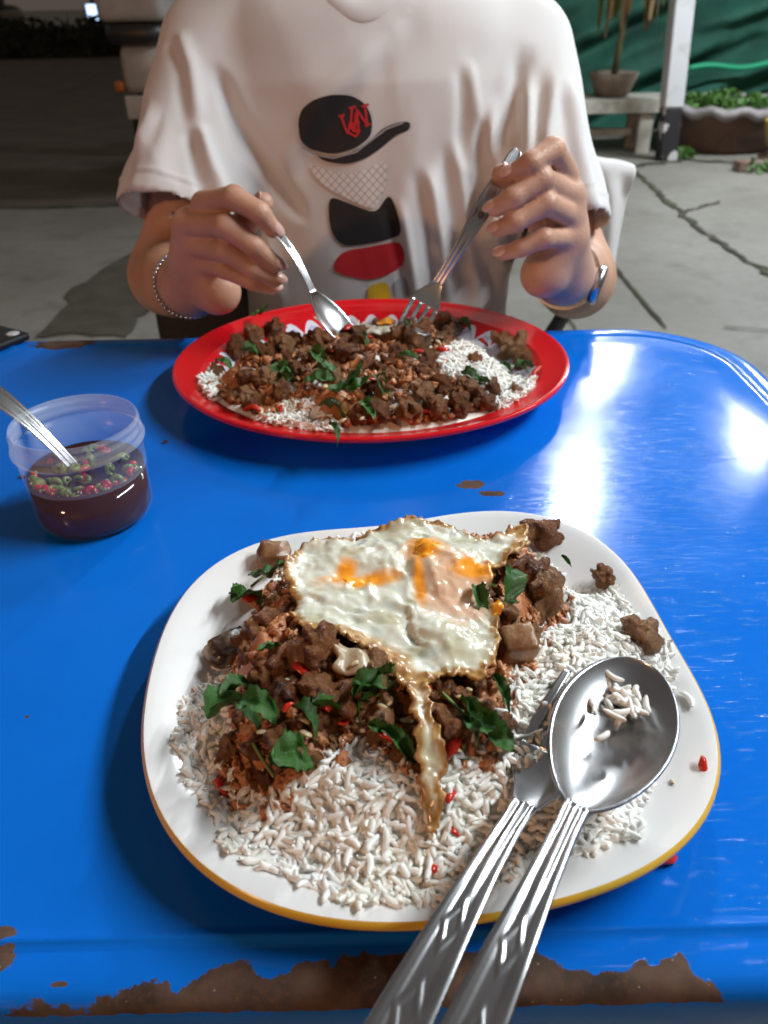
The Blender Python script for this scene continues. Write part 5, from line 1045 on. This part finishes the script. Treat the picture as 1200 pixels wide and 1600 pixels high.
# collar band following the neck opening
cp = []
for a in np.linspace(0, 2 * math.pi, 64, endpoint=False):
    h_ = bv.ray_cast(Vector((NEC[0] + NEA * 1.05 * math.cos(a), NEC[1] + NEB * 1.05 * math.sin(a), 1.3)), Vector((0, 0, -1))); cp.append(np.array(h_[0]) if h_[0] is not None else cp[-1])
cp = np.array(cp)
for _ in range(3): cp = .25 * np.roll(cp, 1, 0) + .5 * cp + .25 * np.roll(cp, -1, 0)
dn_ = np.array([0, 0, -1.0]); Vc = []
for k_, (o_, dd_) in enumerate(((.0030, .0120), (.0042, .008), (.0024, .001), (-.003, -.0045), (-.008, -.005))):
    outw = cp - cp.mean(0); outw /= np.linalg.norm(outw, axis=1)[:, None]; Vc.append(cp + outw * (o_ + max(dd_, 0) * .25) + dn_ * dd_ - np.array([0, 0, 0]))
under(obj('collar', meshquads('collar', np.concatenate(Vc), grid_faces(5, 64, True)), M['cotton']), shirt); 
# flat print on the chest: plain colour shapes and the red lettering
def ink(name, c, rough=.75): return pm(name, c, rough=rough, bump=.2, bscale=900, bdist=.0004)
M['inkb'] = ink('black ink', (.012, .011, .013)); M['inkr'] = ink('red ink', (.50, .012, .02)); M['inky'] = ink('yellow ink', (.72, .46, .02)); M['inkg'] = ink('grey ink', (.32, .31, .32))
n = NT('diamond lattice ink'); co = n.coord('Object'); sp = n.n('ShaderNodeSeparateXYZ'); n.l(co, sp.inputs[0]); a_ = n.math('ADD', sp.outputs[0], sp.outputs[2]); b_ = n.math('SUBTRACT', sp.outputs[0], sp.outputs[2])
la = n.math('LESS_THAN', n.math('PINGPONG', a_, .0042), .0005); lb_ = n.math('LESS_THAN', n.math('PINGPONG', b_, .0042), .0005); n.color(n.mix(n.math('MAXIMUM', la, lb_), (.7, .68, .68), (.3, .28, .29))); n.set(Roughness=.8); M['inkl'] = n.m
def printshape(name, px, mt, lift=.0011, k=4, it=2, step=.003):
    out = np.array([[ony(u, v, .825)[0], ony(u, v, .825)[2]] for u, v in px]); out = smooth_outline(out, k, it) if k > 1 else out
    def zf(Q):
        r = []
        for a, b in Q:
            h_ = bv.ray_cast(Vector((a, .5, b)), Vector((0, 1, 0))); r.append((a, (h_[0].y if h_[0] is not None else .83) - lift, b))
        return np.array(r)
    o, _ = sheet(name, out, step, zf, mt, None, 0); o.parent = shirt; return o
def stroke(name, px, wpx, mt, lift=.0019):
    P = np.array(px, float); P = np.concatenate([np.linspace(a, b, 6, endpoint=False) for a, b in zip(P[:-1], P[1:])] + [P[-1:]]); t = np.gradient(P, axis=0); t /= np.linalg.norm(t, axis=1)[:, None]; nn = np.c_[-t[:, 1], t[:, 0]] * wpx / 2
    printshape(name, np.concatenate([P + nn, (P - nn)[::-1]]), mt, lift, 1, 0, .002)
printshape('print_dome', [(464, 192), (470, 172), (490, 156), (518, 148), (548, 150), (572, 164), (582, 188), (580, 214), (556, 232), (520, 243), (486, 238), (468, 222)], M['inkb'], .0013)
printshape('print_brim', [(486, 241), (520, 247), (556, 236), (582, 216), (600, 200), (628, 190), (642, 192), (640, 204), (620, 210), (600, 228), (572, 248), (540, 258), (505, 254)], M['inkb'], .0014)
stroke('print_line', [(470, 232), (490, 244), (520, 248), (556, 238), (582, 218), (604, 202), (630, 192)], 3, M['inkg'])
for pl_ in ([(533, 184), (543, 210), (548, 190), (554, 207), (556, 178)], [(550, 170), (548, 198)], [(560, 203), (557, 172), (574, 196), (570, 166)], [(562, 192), (545, 196), (553, 206), (562, 204), (556, 214), (545, 208)], [(529, 184), (538, 181)], [(545, 171), (556, 168)], [(565, 168), (576, 164)], [(570, 198), (579, 194)]): stroke('print_lettering', pl_, 3.6, M['inkr'], .0022)
printshape('print_lattice', [(478, 258), (520, 270), (560, 272), (604, 248), (606, 278), (588, 330), (545, 312), (502, 290)], M['inkl'], .0012)
printshape('print_block', [(512, 306), (545, 318), (588, 334), (608, 300), (622, 334), (628, 368), (585, 378), (535, 386), (515, 360)], M['inkb'], .0012)
printshape('print_block', [(532, 392), (580, 384), (628, 374), (634, 414), (580, 438), (516, 424)], M['inkr'], .0012)
printshape('print_bar', [(574, 444), (606, 436), (612, 468), (574, 474)], M['inky'], .0012)
printshape('print_bar', [(614, 436), (634, 430), (640, 462), (618, 470)], M['inkg'], .0012)
# shorts
def shorts_sdf(p):
    q = np.c_[p[:, 0] - NX, p[:, 1:]]; d = ellip(q, (0, .965, .55), (.175, .125, .15))
    for s in (-1, 1): d = smin(d, rcone(q, (s * .09, .97, .52), (s * .125, .62, .505), .095, .085), .03)
    return d
V, F = snets(shorts_sdf, (-.28, .48, .36), (.28, 1.14, .74), .008, 12); under(obj('shorts', meshquads('shorts', smoothmesh(V, F, 2), F), pm('black cotton', (.014, .014, .016), rough=.9)), person)
# watch and bracelet
def ring_frame(c, ax, ref):
    ax = ax / np.linalg.norm(ax); a = ref - ax * (ref @ ax); a /= np.linalg.norm(a); return ax, a, np.cross(ax, a)
hb = HAND['b']; cw = hb['wrist'] * .86 + hb['elbow'] * .14; ax, a_, b_ = ring_frame(cw, hb['elbow'] - hb['wrist'], np.array([1.0, -.35, -.25]))
watch = empty('wristwatch', tuple(cw)); tag(watch, 'steel wristwatch with blue dial on the wrist of the fork hand', 'watch')
v, f = [], []; box(v, f, (0, 0, 0), (.0036, .0066, .017)); lk = meshdata('link', v, f, False); lk.materials.append(M['steel'])
for k in range(30):
    t = 2 * math.pi * k / 30
    if abs((t + math.pi) % (2 * math.pi) - math.pi) < .5: continue
    rad = a_ * math.cos(t) + b_ * math.sin(t); tan = -a_ * math.sin(t) + b_ * math.cos(t); o = obj('link', lk, None, watch); pp_ = rad * .0305
    o.matrix_local = Matrix([[rad[i], tan[i], ax[i], pp_[i]] for i in range(3)] + [[0, 0, 0, 1]])
fr_m = Matrix([[b_[i], ax[i], a_[i], (a_ * .0315)[i]] for i in range(3)] + [[0, 0, 0, 1]])
v, f = lathe([(0, -.004), (.017, -.004), (.0185, -.001), (.0185, .003), (.016, .0045), (.0155, .0038)], 40); o = obj('case', meshdata('case', v, f), M['steel'], watch); o.matrix_local = fr_m
v, f = lathe([(.0158, .0037), (0, .0038)], 40); o = obj('dial', meshdata('dial', v, f), pm('blue dial', (.01, .05, .22), rough=.12), watch); o.matrix_local = fr_m
ha = HAND['a']; cb_ = ha['wrist'] * .9 + ha['elbow'] * .1; ax, a_, b_ = ring_frame(cb_, ha['elbow'] - ha['wrist'] + np.array([.015, 0, .02]), np.array([1.0, 0, 0]))
brc = empty('bracelet', tuple(cb_)); tag(brc, 'thin silver bead bracelet on the wrist of the spoon hand', 'bracelet'); v, f = ico(2); bdm = meshquads('bead', v * .0021, np.array(f)); bdm.materials.append(M['steel'])
for k in range(46):
    t = 2 * math.pi * k / 46; o = obj('bead', bdm, None, brc); o.location = tuple((a_ * math.cos(t) + b_ * math.sin(t)) * .0315)
# cutlery in the hands
t_ = onz(556, 545, .779); e_ = ony(366, 293, .655); hs = spoon('steel spoon held in the hand with the bead bracelet, dipping into the red plate', L=float(np.linalg.norm(e_ - t_)), bl=.058, bw=.0195, pattern=False, w_end=.007); orient(hs, t_, e_, (.95, -.42, .35))
hsb = empty('rice_clump', (0, 0, 0)); tag(hsb, 'few rice grains clinging to the spoon held over the red plate', 'rice')
for q in range(9): grain_obj(ony(rng.uniform(490, 520), rng.uniform(472, 500), .640 + .002 * rng.random()), rotmats(np.array([[.3, -.8, .5]]), .3, rng)[0], .9, hsb)
t_ = onz(628, 535, .780); e_ = ony(810, 234, .668); hf = fork('steel fork held in the hand with the wristwatch, stuck into the red plate', L=float(np.linalg.norm(e_ - t_)), hl=.056, pattern=False, w_end=.0055); orient(hf, t_, e_, (.1, -.9, .5))
# chair, cloth, bag
M['chairp'] = pm('dark plastic', (.03, .03, .035), rough=.5)
ch = empty('chair', (0, 1.0, 0)); tag(ch, 'dark chair under the seated diner', 'chair')
boxobj('seat', (0, 0, .405), (.42, .40, .03), M['chairp'], ch, .01)
for sx in (-1, 1):
    for y in (-.17, .17): tubeobj('leg', [(sx * .18, y, 0), (sx * .18, y, .39)], .014, M['chairp'], ch)
for sx, xx in ((-1, -.16), (1, .29)): tubeobj('back_post', [(sx * .18, .17, .39), (xx, .17, .60), (xx, .17, .84)], .012, M['chairp'], ch)
boxobj('backrest', (.065, .17, .815), (.47, .02, .07), M['chairp'], ch, .008)
cl = empty('white_cloth', (0, 0, 0)); nu, nv = 40, 70; U, Vv = np.meshgrid(np.linspace(0, 1, nu), np.linspace(0, 1, nv), indexing='ij'); U = U.ravel(); Vv = Vv.ravel()
s_ = (Vv - .5) * .42; ys = 1.17 + np.where(s_ < 0, -1, 1) * (.020 + .018 * np.abs(s_) / .18) * sstep(np.abs(s_), 0, .02); zs = .845 - np.maximum(np.abs(s_) - .012, 0) + .006 * np.sin(U * 9); xs = .235 + U * (.128 - .02 * np.abs(s_) / .18) - .028 * sstep(-zs, -.87, -.84) * 0
ys = ys + .010 * np.sin(U * 16 + zs * 22) * sstep(np.abs(s_), .01, .06); zs = zs - .035 * sstep(U, .25, .95) * (1 - .6 * sstep(np.abs(s_), .02, .1)) - .03 * (1 - U) * 0
o = obj('cloth', meshquads('white_cloth', np.c_[xs, ys, zs], grid_faces(nu, nv)), M['cotton']); bpy.data.objects.remove(cl); o.name = 'white_cloth'; mo = o.modifiers.new('s', 'SOLIDIFY'); mo.thickness = .0015
tag(o, 'folded white cloth hanging over the chair back behind the watch arm', 'cloth')
st = empty('stool', (-.3, 1.12, 0)); tag(st, 'low dark plastic stool holding the black bag', 'stool'); boxobj('seat', (0, 0, .36), (.3, .3, .03), M['chairp'], st, .01)
for sx in (-1, 1):
    for sy in (-1, 1): tubeobj('leg', [(sx * .13, sy * .13, 0), (sx * .12, sy * .12, .345)], .013, M['chairp'], st)
bag = empty('black_bag', (-.235, 1.12, .375)); tag(bag, 'black bag standing on a stool behind the diner', 'bag'); blob('bag_body', (0, 0, .185), (.085, .09, .185), pm('black nylon', (.012, .012, .014), rough=.6, bump=.4, bscale=60, bdist=.004), bag, 5)
tubeobj('strap', [(-.05, 0, .36), (-.03, 0, .42), (.03, 0, .42), (.05, 0, .36)], .007, M['black_rubber'], bag)
